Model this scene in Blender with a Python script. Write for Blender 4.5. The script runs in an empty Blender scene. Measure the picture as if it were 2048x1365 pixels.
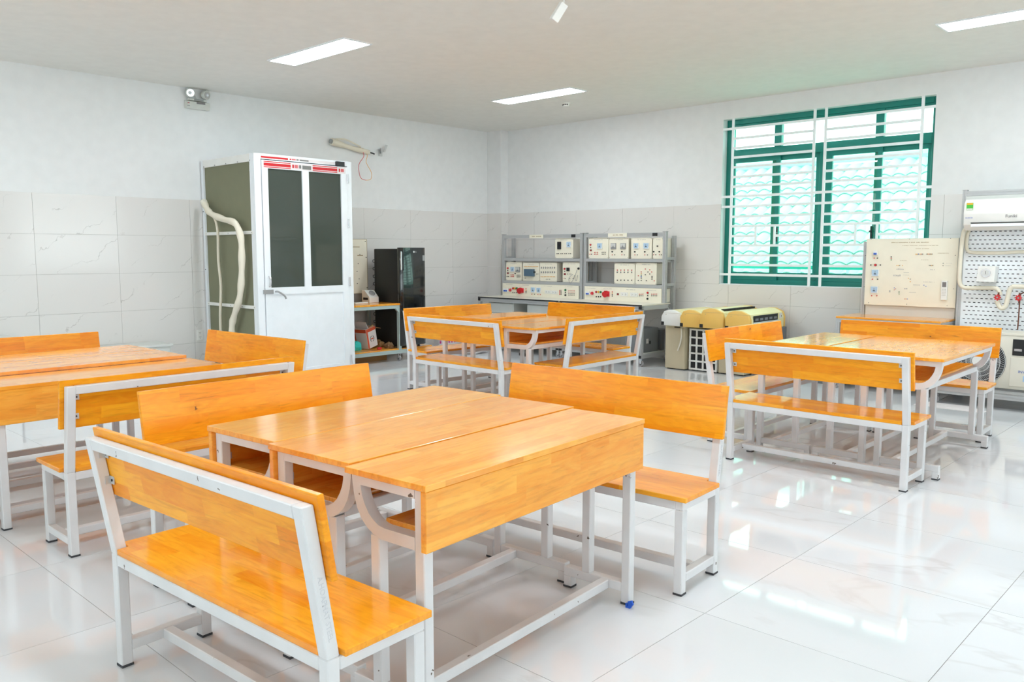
import bpy, bmesh, math, random
from mathutils import Vector, Matrix
from math import radians as R, sin, cos, pi
random.seed(7)
S = bpy.context.scene
COL = S.collection

# ------------------------------------------------------------------ camera, world, lights, exposure
cam = bpy.data.cameras.new('camera'); camo = bpy.data.objects.new('camera', cam); COL.objects.link(camo)
cam.sensor_width = 36.0; cam.lens = 1662.9 / 2048 * 36; cam.clip_start = 0.05; cam.clip_end = 200
camo.location = (0, 0, 1.3985); camo.rotation_euler = (pi / 2 - 0.1069, 0, 0.7552)
S.camera = camo
S.view_settings.view_transform = 'Standard'; S.view_settings.look = 'None'
S.view_settings.gamma = 1.0; S.view_settings.use_curve_mapping = False
S.view_settings.exposure = 0.66
S.cycles.use_denoising = True
S.cycles.max_bounces = 10; S.cycles.diffuse_bounces = 6; S.cycles.glossy_bounces = 5
S.cycles.transparent_max_bounces = 12; S.cycles.sample_clamp_indirect = 8.0
S.cycles.caustics_reflective = False; S.cycles.caustics_refractive = False
W = bpy.data.worlds.new('sky'); S.world = W; W.use_nodes = True
W.node_tree.nodes['Background'].inputs[0].default_value = (0.92, 0.98, 1.0, 1)
SKY = 3.2
W.node_tree.nodes['Background'].inputs[1].default_value = SKY
LAMP = 25.0

# room planes
XL, XR, YN, YW, ZC, ZT = -9.098, 3.2, -3.0, 9.265, 3.205, 1.98
WX0, WX1, WZ0, WZ1 = -5.20, -2.80, 1.003, 2.991
SIDE_WINDOWS = [('wall_right', -1.6, 1.2), ('wall_right', 2.6, 5.4), ('wall_right', 6.2, 8.6)]
REAR_WINDOWS = [(-8.2, -5.8), (-4.6, -2.2), (-0.9, 1.5)]

def portal(loc, rot, sx, sy):
    l = bpy.data.lights.new('daylight_portal', 'AREA'); l.shape = 'RECTANGLE'; l.size = sx; l.size_y = sy
    l.cycles.is_portal = True
    o = bpy.data.objects.new('daylight_portal', l); COL.objects.link(o); o.location = loc; o.rotation_euler = rot
portal(((WX0 + WX1) / 2, YW + .3, (WZ0 + WZ1) / 2), (-pi / 2, 0, 0), WX1 - WX0, WZ1 - WZ0)
for n, a, b in SIDE_WINDOWS: portal((XR + .3, (a + b) / 2, 1.95), (pi / 2, 0, pi / 2), b - a, 2.0)
for a, b in REAR_WINDOWS: portal(((a + b) / 2, YN - .3, 1.95), (pi / 2, 0, 0), b - a, 2.0)

# ------------------------------------------------------------------ materials
def srgb(r, g, b):
    f = lambda c: ((c / 255 + .055) / 1.055) ** 2.4 if c > 10 else c / 255 / 12.92
    return (f(r), f(g), f(b), 1)
class NT:
    def __init__(s, name):
        s.m = bpy.data.materials.new(name); s.m.use_nodes = True; s.t = s.m.node_tree; s.n = s.t.nodes
        s.b = s.n['Principled BSDF']
    def node(s, k, **kw):
        x = s.n.new(k)
        for a, v in kw.items():
            if a.startswith('i_'): x.inputs[int(a[2:])].default_value = v
            else: setattr(x, a, v)
        return x
    def link(s, a, b): s.t.links.new(a, b)
    def math(s, op, a, b=0.0, c=0.0):
        x = s.n.new('ShaderNodeMath'); x.operation = op
        for i, v in enumerate((a, b, c)):
            if hasattr(v, 'links'): s.link(v, x.inputs[i])
            else: x.inputs[i].default_value = v
        return x.outputs[0]
    def mix(s, f, a, b, mode='MIX'):
        x = s.n.new('ShaderNodeMix'); x.data_type = 'RGBA'; x.blend_type = mode
        for i, v in ((0, f), (6, a), (7, b)):
            if hasattr(v, 'links'): s.link(v, x.inputs[i])
            else: x.inputs[i].default_value = v
        return x.outputs[2]
    def ramp(s, f, lo, hi):
        x = s.n.new('ShaderNodeMapRange'); x.inputs[1].default_value = lo; x.inputs[2].default_value = hi
        s.link(f, x.inputs[0]); return x.outputs[0]
    def coord(s, rnd=True, swap=None, scale=(1, 1, 1), rot=(0, 0, 0)):
        tc = s.n.new('ShaderNodeTexCoord'); v = tc.outputs['Object']
        if swap:
            sp = s.n.new('ShaderNodeSeparateXYZ'); s.link(v, sp.inputs[0]); cb = s.n.new('ShaderNodeCombineXYZ')
            for i, k in enumerate(swap): s.link(sp.outputs[k], cb.inputs[i])
            v = cb.outputs[0]
        mp = s.n.new('ShaderNodeMapping'); s.link(v, mp.inputs[0]); mp.inputs['Scale'].default_value = scale
        mp.inputs['Rotation'].default_value = rot
        v = mp.outputs[0]
        if rnd:
            oi = s.n.new('ShaderNodeObjectInfo'); m = s.math('MULTIPLY', oi.outputs['Random'], 37.0)
            va = s.n.new('ShaderNodeVectorMath'); va.operation = 'ADD'; s.link(v, va.inputs[0]); s.link(m, va.inputs[1]); v = va.outputs[0]
        return v
    def noise(s, v, scale, detail=3, rough=.5, dist=0.0, out='Fac'):
        x = s.n.new('ShaderNodeTexNoise'); s.link(v, x.inputs['Vector']); x.inputs['Scale'].default_value = scale
        x.inputs['Detail'].default_value = detail; x.inputs['Roughness'].default_value = rough; x.inputs['Distortion'].default_value = dist
        return x.outputs[out]
def plain(name, col, rough=.5, metal=0, emit=0, coat=0, spec=None):
    t = NT(name); t.b.inputs['Base Color'].default_value = col; t.b.inputs['Roughness'].default_value = rough
    t.b.inputs['Metallic'].default_value = metal; t.b.inputs['Coat Weight'].default_value = coat
    # a faint mottling keeps every surface procedural
    v = t.coord(); n = t.noise(v, 9, 2); f = t.ramp(n, .3, .7)
    t.link(t.mix(f, tuple(c * .96 for c in col[:3]) + (1,), col), t.b.inputs['Base Color'])
    if spec is not None: t.b.inputs['Specular IOR Level'].default_value = spec
    if emit: t.b.inputs['Emission Color'].default_value = col; t.b.inputs['Emission Strength'].default_value = emit
    return t.m
def wood(name, light, dark, swap=None, rough=.16, coat=.2, spec=.5):
    t = NT(name); v = t.coord(swap=swap)
    sp = t.n.new('ShaderNodeSeparateXYZ'); t.link(v, sp.inputs[0])
    row = t.math('FLOOR', t.math('DIVIDE', sp.outputs[1], .056))
    wn = t.n.new('ShaderNodeTexWhiteNoise'); wn.noise_dimensions = '1D'; t.link(row, wn.inputs['W'])
    xs = t.math('ADD', t.math('DIVIDE', sp.outputs[0], .36), t.math('MULTIPLY', wn.outputs['Value'], 5.0))
    cell = t.math('FLOOR', xs)
    w2 = t.n.new('ShaderNodeTexWhiteNoise'); w2.noise_dimensions = '2D'
    cb = t.n.new('ShaderNodeCombineXYZ'); t.link(row, cb.inputs[0]); t.link(cell, cb.inputs[1]); t.link(cb.outputs[0], w2.inputs['Vector'])
    st = w2.outputs['Value']
    # grain coordinates shifted per stave
    cb2 = t.n.new('ShaderNodeCombineXYZ')
    t.link(t.math('ADD', t.math('MULTIPLY', sp.outputs[0], 3.0), t.math('MULTIPLY', st, 31.0)), cb2.inputs[0])
    t.link(t.math('MULTIPLY', sp.outputs[1], 30.0), cb2.inputs[1]); t.link(t.math('MULTIPLY', sp.outputs[2], 30.0), cb2.inputs[2])
    g = t.noise(cb2.outputs[0], 1.6, 5, .6, 1.2)
    cb3 = t.n.new('ShaderNodeCombineXYZ')
    t.link(t.math('ADD', t.math('MULTIPLY', sp.outputs[0], 1.6), t.math('MULTIPLY', st, 17.0)), cb3.inputs[0])
    t.link(t.math('MULTIPLY', sp.outputs[1], 7.0), cb3.inputs[1]); t.link(sp.outputs[2], cb3.inputs[2])
    sw = t.noise(cb3.outputs[0], 2.6, 3, .55, 2.5)
    base = t.mix(t.math('MULTIPLY_ADD', st, .62, t.math('MULTIPLY', t.ramp(sw, .35, .7), .38)), light, dark)
    c1 = t.mix(t.math('MULTIPLY', t.ramp(g, .50, .74), .42), base, tuple(c * .55 for c in dark[:3]) + (1,))
    # knots
    vo = t.n.new('ShaderNodeTexVoronoi'); vo.feature = 'F1'; cb4 = t.n.new('ShaderNodeCombineXYZ')
    t.link(t.math('ADD', t.math('MULTIPLY', sp.outputs[0], 3.4), t.math('MULTIPLY', sw, .5)), cb4.inputs[0]); t.link(t.math('MULTIPLY', sp.outputs[1], 6.0), cb4.inputs[1])
    t.link(cb4.outputs[0], vo.inputs['Vector']); vo.inputs['Scale'].default_value = 1.0
    sc = t.n.new('ShaderNodeSeparateColor'); t.link(vo.outputs['Color'], sc.inputs[0])
    sel = t.math('GREATER_THAN', sc.outputs[0], .60)
    k = t.math('MULTIPLY', t.math('LESS_THAN', vo.outputs['Distance'], t.math('MULTIPLY_ADD', sc.outputs[1], .05, .015)), sel)
    halo = t.math('MULTIPLY', t.ramp(vo.outputs['Distance'], .22, .03), sel)
    # occasional dark mineral streaks running with the grain
    cb5 = t.n.new('ShaderNodeCombineXYZ'); t.link(t.math('MULTIPLY', sp.outputs[0], 4.0), cb5.inputs[0]); t.link(t.math('MULTIPLY', sp.outputs[1], 60.0), cb5.inputs[1]); t.link(sp.outputs[2], cb5.inputs[2])
    streak = t.math('MULTIPLY', t.ramp(t.noise(cb5.outputs[0], 1.0, 2, .5, .6), .70, .78), .45)
    c2 = t.mix(t.math('MULTIPLY', halo, .35), c1, tuple(c * .6 for c in dark[:3]) + (1,))
    c2 = t.mix(streak, c2, tuple(c * .35 for c in dark[:3]) + (1,))
    c3 = t.mix(t.math('MULTIPLY', k, .85), c2, srgb(70, 38, 14))
    t.link(c3, t.b.inputs['Base Color'])
    t.b.inputs['Roughness'].default_value = rough; t.b.inputs['Coat Weight'].default_value = coat; t.b.inputs['Coat Roughness'].default_value = .05
    t.b.inputs['Specular IOR Level'].default_value = spec
    return t.m
def marble(name, base, vein, vscale, rough, rot=(0, 0, 0), swap=None, stretch=(1, 1, 1), amount=.5, width=.012):
    t = NT(name); v = t.coord(swap=swap, rot=rot, scale=stretch)
    n = t.noise(v, vscale, 5, .55, .7)
    d = t.math('ABSOLUTE', t.math('SUBTRACT', n, .5))
    line = t.ramp(d, width, 0)
    msk = t.ramp(t.noise(v, vscale * 1.6, 2), .5, .66)
    f = t.math('MULTIPLY', t.math('MULTIPLY', line, msk), amount)
    cloud = t.ramp(t.noise(v, vscale * .8, 3), .3, .7)
    b = t.mix(cloud, tuple(c * .955 for c in base[:3]) + (1,), base)
    t.link(t.mix(f, b, vein), t.b.inputs['Base Color'])
    t.b.inputs['Roughness'].default_value = rough
    return t.m
def veined(name, base, vein, rough, horiz):
    """glazed wall tile with thin wandering veins that climb from lower left to upper right"""
    t = NT(name); v = t.coord(); raw = t.n.new('ShaderNodeTexCoord').outputs['Object']
    sp = t.n.new('ShaderNodeSeparateXYZ'); t.link(raw, sp.inputs[0]); h = sp.outputs[horiz]; z = sp.outputs[2]
    wob = t.math('MULTIPLY', t.math('SUBTRACT', t.noise(v, 3.2, 4, .62), .5), .34)
    oi = t.n.new('ShaderNodeObjectInfo')
    d = t.math('ADD', t.math('SUBTRACT', t.math('MULTIPLY', z, .82), t.math('MULTIPLY', h, .57)), wob)
    u = t.math('FRACT', t.math('ADD', t.math('DIVIDE', d, .33), t.math('MULTIPLY', oi.outputs['Random'], 9.0)))
    line = t.ramp(t.math('ABSOLUTE', t.math('SUBTRACT', u, .5)), .015, 0)
    msk = t.ramp(t.noise(v, 4.5, 2), .44, .60)
    f = t.math('MULTIPLY', t.math('MULTIPLY', line, msk), .6)
    t.link(t.mix(f, base, vein), t.b.inputs['Base Color']); t.b.inputs['Roughness'].default_value = rough
    return t.m
def painted(name, col, chips=.70, rough=.38):
    t = NT(name); v = t.coord()
    n = t.noise(v, 26, 3, .6); big = t.noise(v, 5, 1)
    f = t.math('MULTIPLY', t.math('GREATER_THAN', n, chips), t.math('GREATER_THAN', big, .52))
    gr = t.ramp(t.noise(v, 7, 3), .35, .75)
    b = t.mix(gr, col, tuple(c * .90 for c in col[:3]) + (1,))
    t.link(t.mix(f, b, srgb(96, 84, 74)), t.b.inputs['Base Color']); t.b.inputs['Roughness'].default_value = rough
    return t.m
def alu(name, col=srgb(186, 187, 188), rough=.36):
    t = NT(name); t.b.inputs['Base Color'].default_value = col; t.b.inputs['Metallic'].default_value = .25
    v = t.coord(scale=(1, 1, 60)); n = t.noise(v, 6, 2)
    t.link(t.mix(t.ramp(n, .3, .7), tuple(c * .9 for c in col[:3]) + (1,), col), t.b.inputs['Base Color'])
    t.b.inputs['Roughness'].default_value = rough; return t.m
def glass(name, tint, film=None, rough=.0):
    t = NT(name); n = t.n; n.remove(t.b)
    tr = n.new('ShaderNodeBsdfTransparent'); tr.inputs[0].default_value = tint
    gl = n.new('ShaderNodeBsdfGlossy'); gl.inputs['Roughness'].default_value = rough
    lw = n.new('ShaderNodeFresnel'); lw.inputs[0].default_value = 1.5
    ge = n.new('ShaderNodeNewGeometry'); fac = t.math('MULTIPLY', lw.outputs[0], t.math('SUBTRACT', 1.0, ge.outputs['Backfacing']))
    body = tr.outputs[0]
    if film:
        df = n.new('ShaderNodeBsdfDiffuse'); df.inputs[0].default_value = film; m2 = n.new('ShaderNodeMixShader'); m2.inputs[0].default_value = .75
        t.link(tr.outputs[0], m2.inputs[1]); t.link(df.outputs[0], m2.inputs[2]); body = m2.outputs[0]
    mx = n.new('ShaderNodeMixShader'); t.link(fac, mx.inputs[0]); t.link(body, mx.inputs[1]); t.link(gl.outputs[0], mx.inputs[2])
    t.link(mx.outputs[0], n['Material Output'].inputs[0]); return t.m

L1, L2 = srgb(250, 180, 74), srgb(234, 142, 38)
M = {}
M['wood'] = wood('honey varnished laminated wood', L1, L2)
M['wood_up'] = wood('honey varnished laminated wood upright', L1, L2, swap=(0, 2, 1), coat=.05, spec=.4)
M['wood_seat'] = wood('orange varnished laminated wood', srgb(250, 174, 40), srgb(232, 132, 14), spec=.4)
M['wood_back'] = wood('orange varnished laminated wood upright', srgb(250, 172, 34), srgb(230, 130, 12), swap=(0, 2, 1), coat=0, spec=.28, rough=.22)
M['steel'] = painted('white grey painted steel', srgb(219, 217, 218))
M['cap'] = plain('dark rubber', srgb(62, 62, 66), .7)
M['zinc'] = plain('zinc plate', srgb(205, 205, 205), .35, .4)
M['dark'] = plain('dark hole', srgb(30, 30, 32), .6)
M['floor'] = marble('polished white porcelain', srgb(219, 220, 223), srgb(196, 193, 193), 1.1, .045, amount=.45, width=.02, stretch=(.6, 1.6, 1))
M['grout'] = plain('grey floor grout', srgb(150, 146, 142), .8)
M['walltile_l'] = veined('veined wall tile', srgb(220, 217, 214), srgb(160, 154, 150), .10, 1)
M['walltile_w'] = veined('veined wall tile window side', srgb(220, 217, 214), srgb(160, 154, 150), .10, 0)
M['wgrout'] = plain('wall tile grout', srgb(170, 166, 162), .8)
M['paint'] = plain('white wall paint', srgb(230, 231, 231), .85)
M['ceil'] = plain('off white ceiling paint', srgb(230, 229, 224), .9)
M['lamp'] = plain('ceiling panel diffuser', (.87, .95, 1, 1), .6, emit=LAMP)
M['white'] = plain('white enamel', srgb(232, 236, 240), .3)
M['whiteplastic'] = plain('white plastic', srgb(232, 231, 227), .35)
M['teal'] = plain('dark teal aluminium', srgb(18, 120, 110), .35, .15)
M['tealedge'] = plain('bright teal edge', srgb(20, 170, 155), .35)
M['glass'] = glass('pale green window glass', (.80, 1.0, .93, 1))
M['clear'] = glass('clear glass', (.97, 1, 1, 1))
M['smoke'] = glass('smoked green glass', (.30, .36, .30, 1), film=srgb(76, 84, 76))
M['grille'] = plain('white grille paint', srgb(240, 246, 248), .4)
M['roof'] = plain('pale glazed roof tile', srgb(160, 200, 190), .5)
M['houseb'] = plain('neighbour house render', srgb(186, 226, 210), .8)
M['alu'] = alu('brushed aluminium profile')
M['alugreen'] = alu('pale green tinted aluminium', srgb(188, 204, 202))
M['cream'] = plain('cream laminate panel', srgb(236, 230, 212), .45)
M['creamd'] = plain('cream sheet metal case', srgb(226, 220, 206), .5)
M['desktop'] = plain('cream desk laminate', srgb(222, 216, 202), .4)
M['black'] = plain('black plastic', srgb(34, 34, 38), .4)
M['fridge'] = plain('glossy black steel', srgb(16, 20, 22), .12, coat=.6)
M['fridgeside'] = plain('textured black steel', srgb(30, 32, 33), .55)
M['green board'] = plain('olive cement board', srgb(126, 126, 102), .85)
M['foam'] = plain('cream tape wrapped foam', srgb(226, 218, 200), .7)
M['red'] = plain('red plastic', srgb(200, 30, 38), .35)
M['redl'] = plain('pinkish red plastic', srgb(214, 60, 72), .4)
M['yellow'] = plain('amber lens', srgb(236, 168, 40), .35)
M['greenl'] = plain('green lens', srgb(20, 120, 62), .35)
M['blue'] = plain('blue plastic', srgb(30, 90, 200), .4)
M['bluegrey'] = plain('blue grey controller', srgb(78, 104, 124), .5)
M['meterb'] = plain('pale blue meter face', srgb(176, 202, 226), .25)
M['meterg'] = plain('pale grey meter face', srgb(206, 206, 204), .25)
M['metersh'] = plain('grey meter skirt', srgb(150, 150, 150), .4)
M['ink'] = plain('faded brown ink', srgb(178, 160, 128), .7)
M['inkgrey'] = plain('pale grey ink', srgb(188, 186, 180), .7)
M['tapegrey'] = plain('grey tape print', srgb(120, 120, 118), .6)
M['card'] = plain('brown cardboard', srgb(176, 138, 92), .8)
M['cardd'] = plain('crumpled brown paper', srgb(120, 92, 62), .85)
M['orangep'] = plain('orange red box print', srgb(206, 82, 48), .6)
M['boxwhite'] = plain('white box print', srgb(222, 216, 216), .6)
M['turq'] = plain('turquoise plastic', srgb(40, 196, 190), .45)
M['pink'] = plain('magenta printed plastic', srgb(206, 60, 140), .5)
M['yellowed'] = plain('yellowed plastic', srgb(232, 186, 96), .45)
M['yellowpale'] = plain('pale yellowed plastic', srgb(236, 222, 170), .4)
M['beige'] = plain('dusty beige metal', srgb(196, 184, 156), .6)
M['beigel'] = plain('light beige metal', srgb(222, 216, 202), .45)
M['pale'] = plain('pale grey cabinet', srgb(206, 208, 204), .5)
M['grey'] = plain('mid grey case', srgb(120, 122, 126), .5)
M['copper'] = plain('brown copper pipe', srgb(112, 64, 48), .4, .4)
M['caster'] = plain('grey caster rubber', srgb(150, 148, 150), .5)
M['reflector'] = plain('lamp reflector', srgb(215, 218, 220), .12, .9)
M['lampcase'] = plain('pale lamp housing', srgb(206, 208, 202), .5)
M['floorrail'] = plain('white tube', srgb(220, 222, 222), .4)
M['sticker'] = plain('green energy label', srgb(70, 180, 60), .5)
M['bluetext'] = plain('blue print', srgb(40, 90, 180), .5)
M['greytext'] = plain('grey print', srgb(120, 116, 116), .5)
M['stamp'] = plain('faint grey stamp', srgb(203, 202, 205), .5)
M['silver'] = plain('silver trim', srgb(216, 216, 220), .2, .6)

# ------------------------------------------------------------------ mesh builder
class B:
    def __init__(s): s.bm = bmesh.new()
    def box(s, x0, x1, y0, y1, z0, z1, bev=0, rot=None, piv=None):
        t = bmesh.new()
        vs = [t.verts.new((x, y, z)) for x in (x0, x1) for y in (y0, y1) for z in (z0, z1)]
        for f in ((0, 1, 3, 2), (4, 6, 7, 5), (0, 4, 5, 1), (2, 3, 7, 6), (0, 2, 6, 4), (1, 5, 7, 3)): t.faces.new([vs[i] for i in f])
        return s._add(t, bev, rot, piv)
    def _add(s, t, bev=0, rot=None, piv=None):
        bmesh.ops.recalc_face_normals(t, faces=t.faces)
        if bev: bmesh.ops.bevel(t, geom=t.edges[:], offset=bev, segments=1 if bev < .004 else 2, affect='EDGES', profile=.5, clamp_overlap=True)
        if rot is not None:
            p = Vector(piv or (0, 0, 0)); bmesh.ops.transform(t, matrix=Matrix.Translation(p) @ rot @ Matrix.Translation(-p), verts=t.verts)
        me = bpy.data.meshes.new('t'); t.to_mesh(me); t.free(); s.bm.from_mesh(me); bpy.data.meshes.remove(me)
        return s
    def slab(s, pts, axis, a, b, bev=0, rot=None, piv=None):
        """extrude a closed 2-D outline along AXIS from a to b; pts are the two other coordinates in order"""
        t = bmesh.new()
        def P(p, q):
            return (q, p[0], p[1]) if axis == 'x' else ((p[0], q, p[1]) if axis == 'y' else (p[0], p[1], q))
        A = [t.verts.new(P(p, a)) for p in pts]; C = [t.verts.new(P(p, b)) for p in pts]; n = len(pts)
        t.faces.new(A); t.faces.new(C[::-1])
        for i in range(n): t.faces.new([A[i], C[i], C[(i + 1) % n], A[(i + 1) % n]])
        return s._add(t, bev, rot, piv)
    def strip(s, o, i, axis, a, b):
        """band between two polylines o and i extruded along axis"""
        t = bmesh.new()
        def P(p, q): return (q, p[0], p[1]) if axis == 'x' else ((p[0], q, p[1]) if axis == 'y' else (p[0], p[1], q))
        Oa = [t.verts.new(P(p, a)) for p in o]; Ob = [t.verts.new(P(p, b)) for p in o]
        Ia = [t.verts.new(P(p, a)) for p in i]; Ib = [t.verts.new(P(p, b)) for p in i]
        for k in range(len(o) - 1):
            t.faces.new([Oa[k], Oa[k + 1], Ia[k + 1], Ia[k]]); t.faces.new([Ob[k], Ib[k], Ib[k + 1], Ob[k + 1]])
            t.faces.new([Oa[k], Ob[k], Ob[k + 1], Oa[k + 1]]); t.faces.new([Ia[k], Ia[k + 1], Ib[k + 1], Ib[k]])
        t.faces.new([Oa[0], Ia[0], Ib[0], Ob[0]]); t.faces.new([Oa[-1], Ob[-1], Ib[-1], Ia[-1]])
        return s._add(t)
    def cyl(s, p0, p1, r, seg=16, r2=None):
        p0, p1 = Vector(p0), Vector(p1); d = p1 - p0
        t = bmesh.new(); bmesh.ops.create_cone(t, cap_ends=True, segments=seg, radius1=r, radius2=r if r2 is None else r2, depth=d.length)
        q = d.to_track_quat('Z', 'Y').to_matrix().to_4x4()
        bmesh.ops.transform(t, matrix=Matrix.Translation((p0 + p1) / 2) @ q, verts=t.verts)
        return s._add(t)
    def ball(s, c, r, sc=(1, 1, 1), seg=12):
        t = bmesh.new(); bmesh.ops.create_uvsphere(t, u_segments=seg, v_segments=seg // 2 + 1, radius=r)
        bmesh.ops.transform(t, matrix=Matrix.Translation(c) @ Matrix.Diagonal((*sc, 1)), verts=t.verts); return s._add(t)
    def tube(s, pts, r, seg=10, smooth=3):
        P = [Vector(p) for p in pts]
        if smooth and len(P) > 2:
            Q = []
            for i in range(len(P) - 1):
                a, b, c, d = P[max(i - 1, 0)], P[i], P[i + 1], P[min(i + 2, len(P) - 1)]
                for k in range(smooth):
                    u = k / smooth; Q.append(.5 * ((2 * b) + (c - a) * u + (2 * a - 5 * b + 4 * c - d) * u * u + (3 * b - a - 3 * c + d) * u ** 3))
            Q.append(P[-1]); P = Q
        t = bmesh.new(); rings = []; up = Vector((0, 0, 1)); n = len(P)
        prev = None
        for i, p in enumerate(P):
            d = (P[min(i + 1, n - 1)] - P[max(i - 1, 0)]).normalized()
            if prev is None:
                u = d.cross(up if abs(d.z) < .9 else Vector((1, 0, 0))).normalized()
            else: u = (prev - d * prev.dot(d)).normalized()
            prev = u; w = d.cross(u)
            rr = r(i / (n - 1)) if callable(r) else r
            rings.append([t.verts.new(p + (u * cos(2 * pi * k / seg) + w * sin(2 * pi * k / seg)) * rr) for k in range(seg)])
        for i in range(n - 1):
            for k in range(seg): t.faces.new([rings[i][k], rings[i][(k + 1) % seg], rings[i + 1][(k + 1) % seg], rings[i + 1][k]])
        t.faces.new(rings[0][::-1]); t.faces.new(rings[-1])
        return s._add(t)
    def build(s, name, mat, parent=None, loc=None, smooth=False, origin=None, label=None, kind=None):
        me = bpy.data.meshes.new(name)
        if origin is not None: bmesh.ops.translate(s.bm, vec=-Vector(origin), verts=s.bm.verts)
        s.bm.to_mesh(me); s.bm.free(); me.materials.append(M[mat] if isinstance(mat, str) else mat)
        if smooth:
            me.shade_smooth()
            try: me.set_sharp_from_angle(angle=R(38))
            except Exception: pass
        o = bpy.data.objects.new(name, me); COL.objects.link(o)
        if parent: o.parent = parent
        if origin is not None: o.location = origin
        if loc is not None: o.location = loc
        if label: o['label'] = label
        if kind: o['kind'] = kind
        return o
def bx(name, mat, parent, *a, bev=0, **k): return B().box(*a, bev=bev).build(name, mat, parent, **k)
def thing(name, label, cat, loc=(0, 0, 0), rz=0, group=None):
    o = bpy.data.objects.new(name, None); COL.objects.link(o); o.empty_display_size = .1
    o.location = loc; o.rotation_euler = (0, 0, rz); o['label'] = label; o['category'] = cat
    if group: o['group'] = group
    return o
def tag(o, label, cat, group=None, kind=None):
    o['label'] = label; o['category'] = cat
    if group: o['group'] = group
    if kind: o['kind'] = kind
    return o
def struct(o): o['kind'] = 'structure'; return o
def sempty(name):
    o = bpy.data.objects.new(name, None); COL.objects.link(o); o['kind'] = 'structure'; return o
def kids(o): return list(o.children)
def copy_tree(o, parent=None):
    c = o.copy(); COL.objects.link(c); c.parent = parent
    for ch in kids(o): copy_tree(ch, c)
    return c
def writing(name, s, size, mat, parent, loc, rot, extrude=.0004, align='CENTER'):
    cu = bpy.data.curves.new(name, 'FONT'); cu.body = s; cu.size = size; cu.extrude = extrude; cu.align_x = align; cu.align_y = 'CENTER'
    cu.resolution_u = 2
    tmp = bpy.data.objects.new('tmp', cu); COL.objects.link(tmp)
    dg = bpy.context.evaluated_depsgraph_get(); me = bpy.data.meshes.new_from_object(tmp.evaluated_get(dg))
    bpy.data.objects.remove(tmp); bpy.data.curves.remove(cu)
    me.name = name; me.materials.clear(); me.materials.append(M[mat])
    o = bpy.data.objects.new(name, me); COL.objects.link(o); o.parent = parent; o.location = loc; o.rotation_euler = rot
    return o
def scribble(b, x0, x1, z0, z1, y, rnd):
    """a line of lettering too small to read: short uneven strokes facing -Y"""
    x = x0; h = z1 - z0
    while x < x1 - h * .3:
        w = h * rnd.uniform(.3, .7)
        if rnd.random() > .16: b.box(x, min(x + w, x1), y - .0006, y, z0 + h * rnd.uniform(0, .2), z1 - h * rnd.uniform(0, .2))
        x += w + h * .22
# ------------------------------------------------------------------ room shell
TX0, TY0, TS = -.780, 2.773, .80
fl = struct(bx('floor', 'grout', None, XL - .2, XR + .2, YN - .2, YW + .2, -.16, -.0015))
def tile_rects(lo, hi, o, s):
    k = math.floor((lo - o) / s); r = []
    while o + k * s < hi - 1e-4:
        a, b = max(lo, o + k * s), min(hi, o + (k + 1) * s)
        if b - a > .01: r.append((a, b))
        k += 1
    return r
cache = {}
def tile(w, h, mat, name, parent, loc, axis, g=.0012):
    key = (round(w, 3), round(h, 3), mat, axis)
    if key not in cache:
        b = B(); a, c = w / 2 - g, h / 2 - g
        if axis == 'z': b.box(-a, a, -c, c, -.008, 0)
        elif axis == 'x': b.box(-.008, 0, -a, a, -c, c)
        else: b.box(-a, a, 0, .008, -c, c)
        o = b.build(name, mat, parent, loc=loc); cache[key] = o.data
    else:
        o = bpy.data.objects.new(name, cache[key]); COL.objects.link(o); o.parent = parent; o.location = loc
    return o
for (a, b) in tile_rects(XL, XR, TX0, TS):
    for (c, d) in tile_rects(YN, YW, TY0, TS):
        tile(b - a, d - c, 'floor', 'floor_tile', fl, ((a + b) / 2, (c + d) / 2, 0), 'z')
ZROWS = [(0, .365), (.365, .769), (.769, 1.173), (1.173, 1.576), (1.576, 1.980)]
# left wall: plaster slab, tiles on its lower part
wl = struct(bx('wall_left', 'paint', None, XL - .2, XL - .002, YN - .2, YW + .2, 0, ZC))
B().box(XL - .004, XL - .0015, YN, 9.117, 0, ZT - .002).build('tile_bed', 'wgrout', wl)
for (c, d) in tile_rects(YN, 9.117, 2.787, .8):
    for (z0, z1) in ZROWS: tile(d - c, z1 - z0, 'walltile_l', 'wall_tile', wl, (XL + .004, (c + d) / 2, (z0 + z1) / 2), 'x')
# window wall with its opening
b = B(); T = YW + .2
b.box(XL - .2, WX0, YW + .002, T, 0, ZC); b.box(WX1, XR + .2, YW + .002, T, 0, ZC)
b.box(WX0, WX1, YW + .002, T, 0, WZ0); b.box(WX0, WX1, YW + .002, T, WZ1, ZC)
ww = struct(b.build('wall_back', 'paint'))
b = B(); b.box(-8.81, WX0, YW + .0005, YW + .0025, 0, ZT - .002); b.box(WX1, XR, YW + .0005, YW + .0025, 0, ZT - .002); b.box(WX0, WX1, YW + .0005, YW + .0025, 0, WZ0 - .002)
b.build('tile_bed', 'wgrout', ww)
for (a, c) in tile_rects(-8.81, XR, -5.87, .8):
    for (z0, z1) in ZROWS:
        rs = [(a, c, z0, z1)]
        if c > WX0 and a < WX1 and z1 > WZ0:
            rs = []
            if z0 < WZ0: rs.append((a, c, z0, WZ0))
            zz = max(z0, WZ0)
            if a < WX0: rs.append((a, WX0, zz, z1))
            if c > WX1: rs.append((WX1, c, zz, z1))
        for (p, q, r, t) in rs:
            if q - p > .02 and t - r > .02: tile(q - p, t - r, 'walltile_w', 'wall_tile', ww, ((p + q) / 2, YW - .004, (r + t) / 2), 'y')
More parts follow.
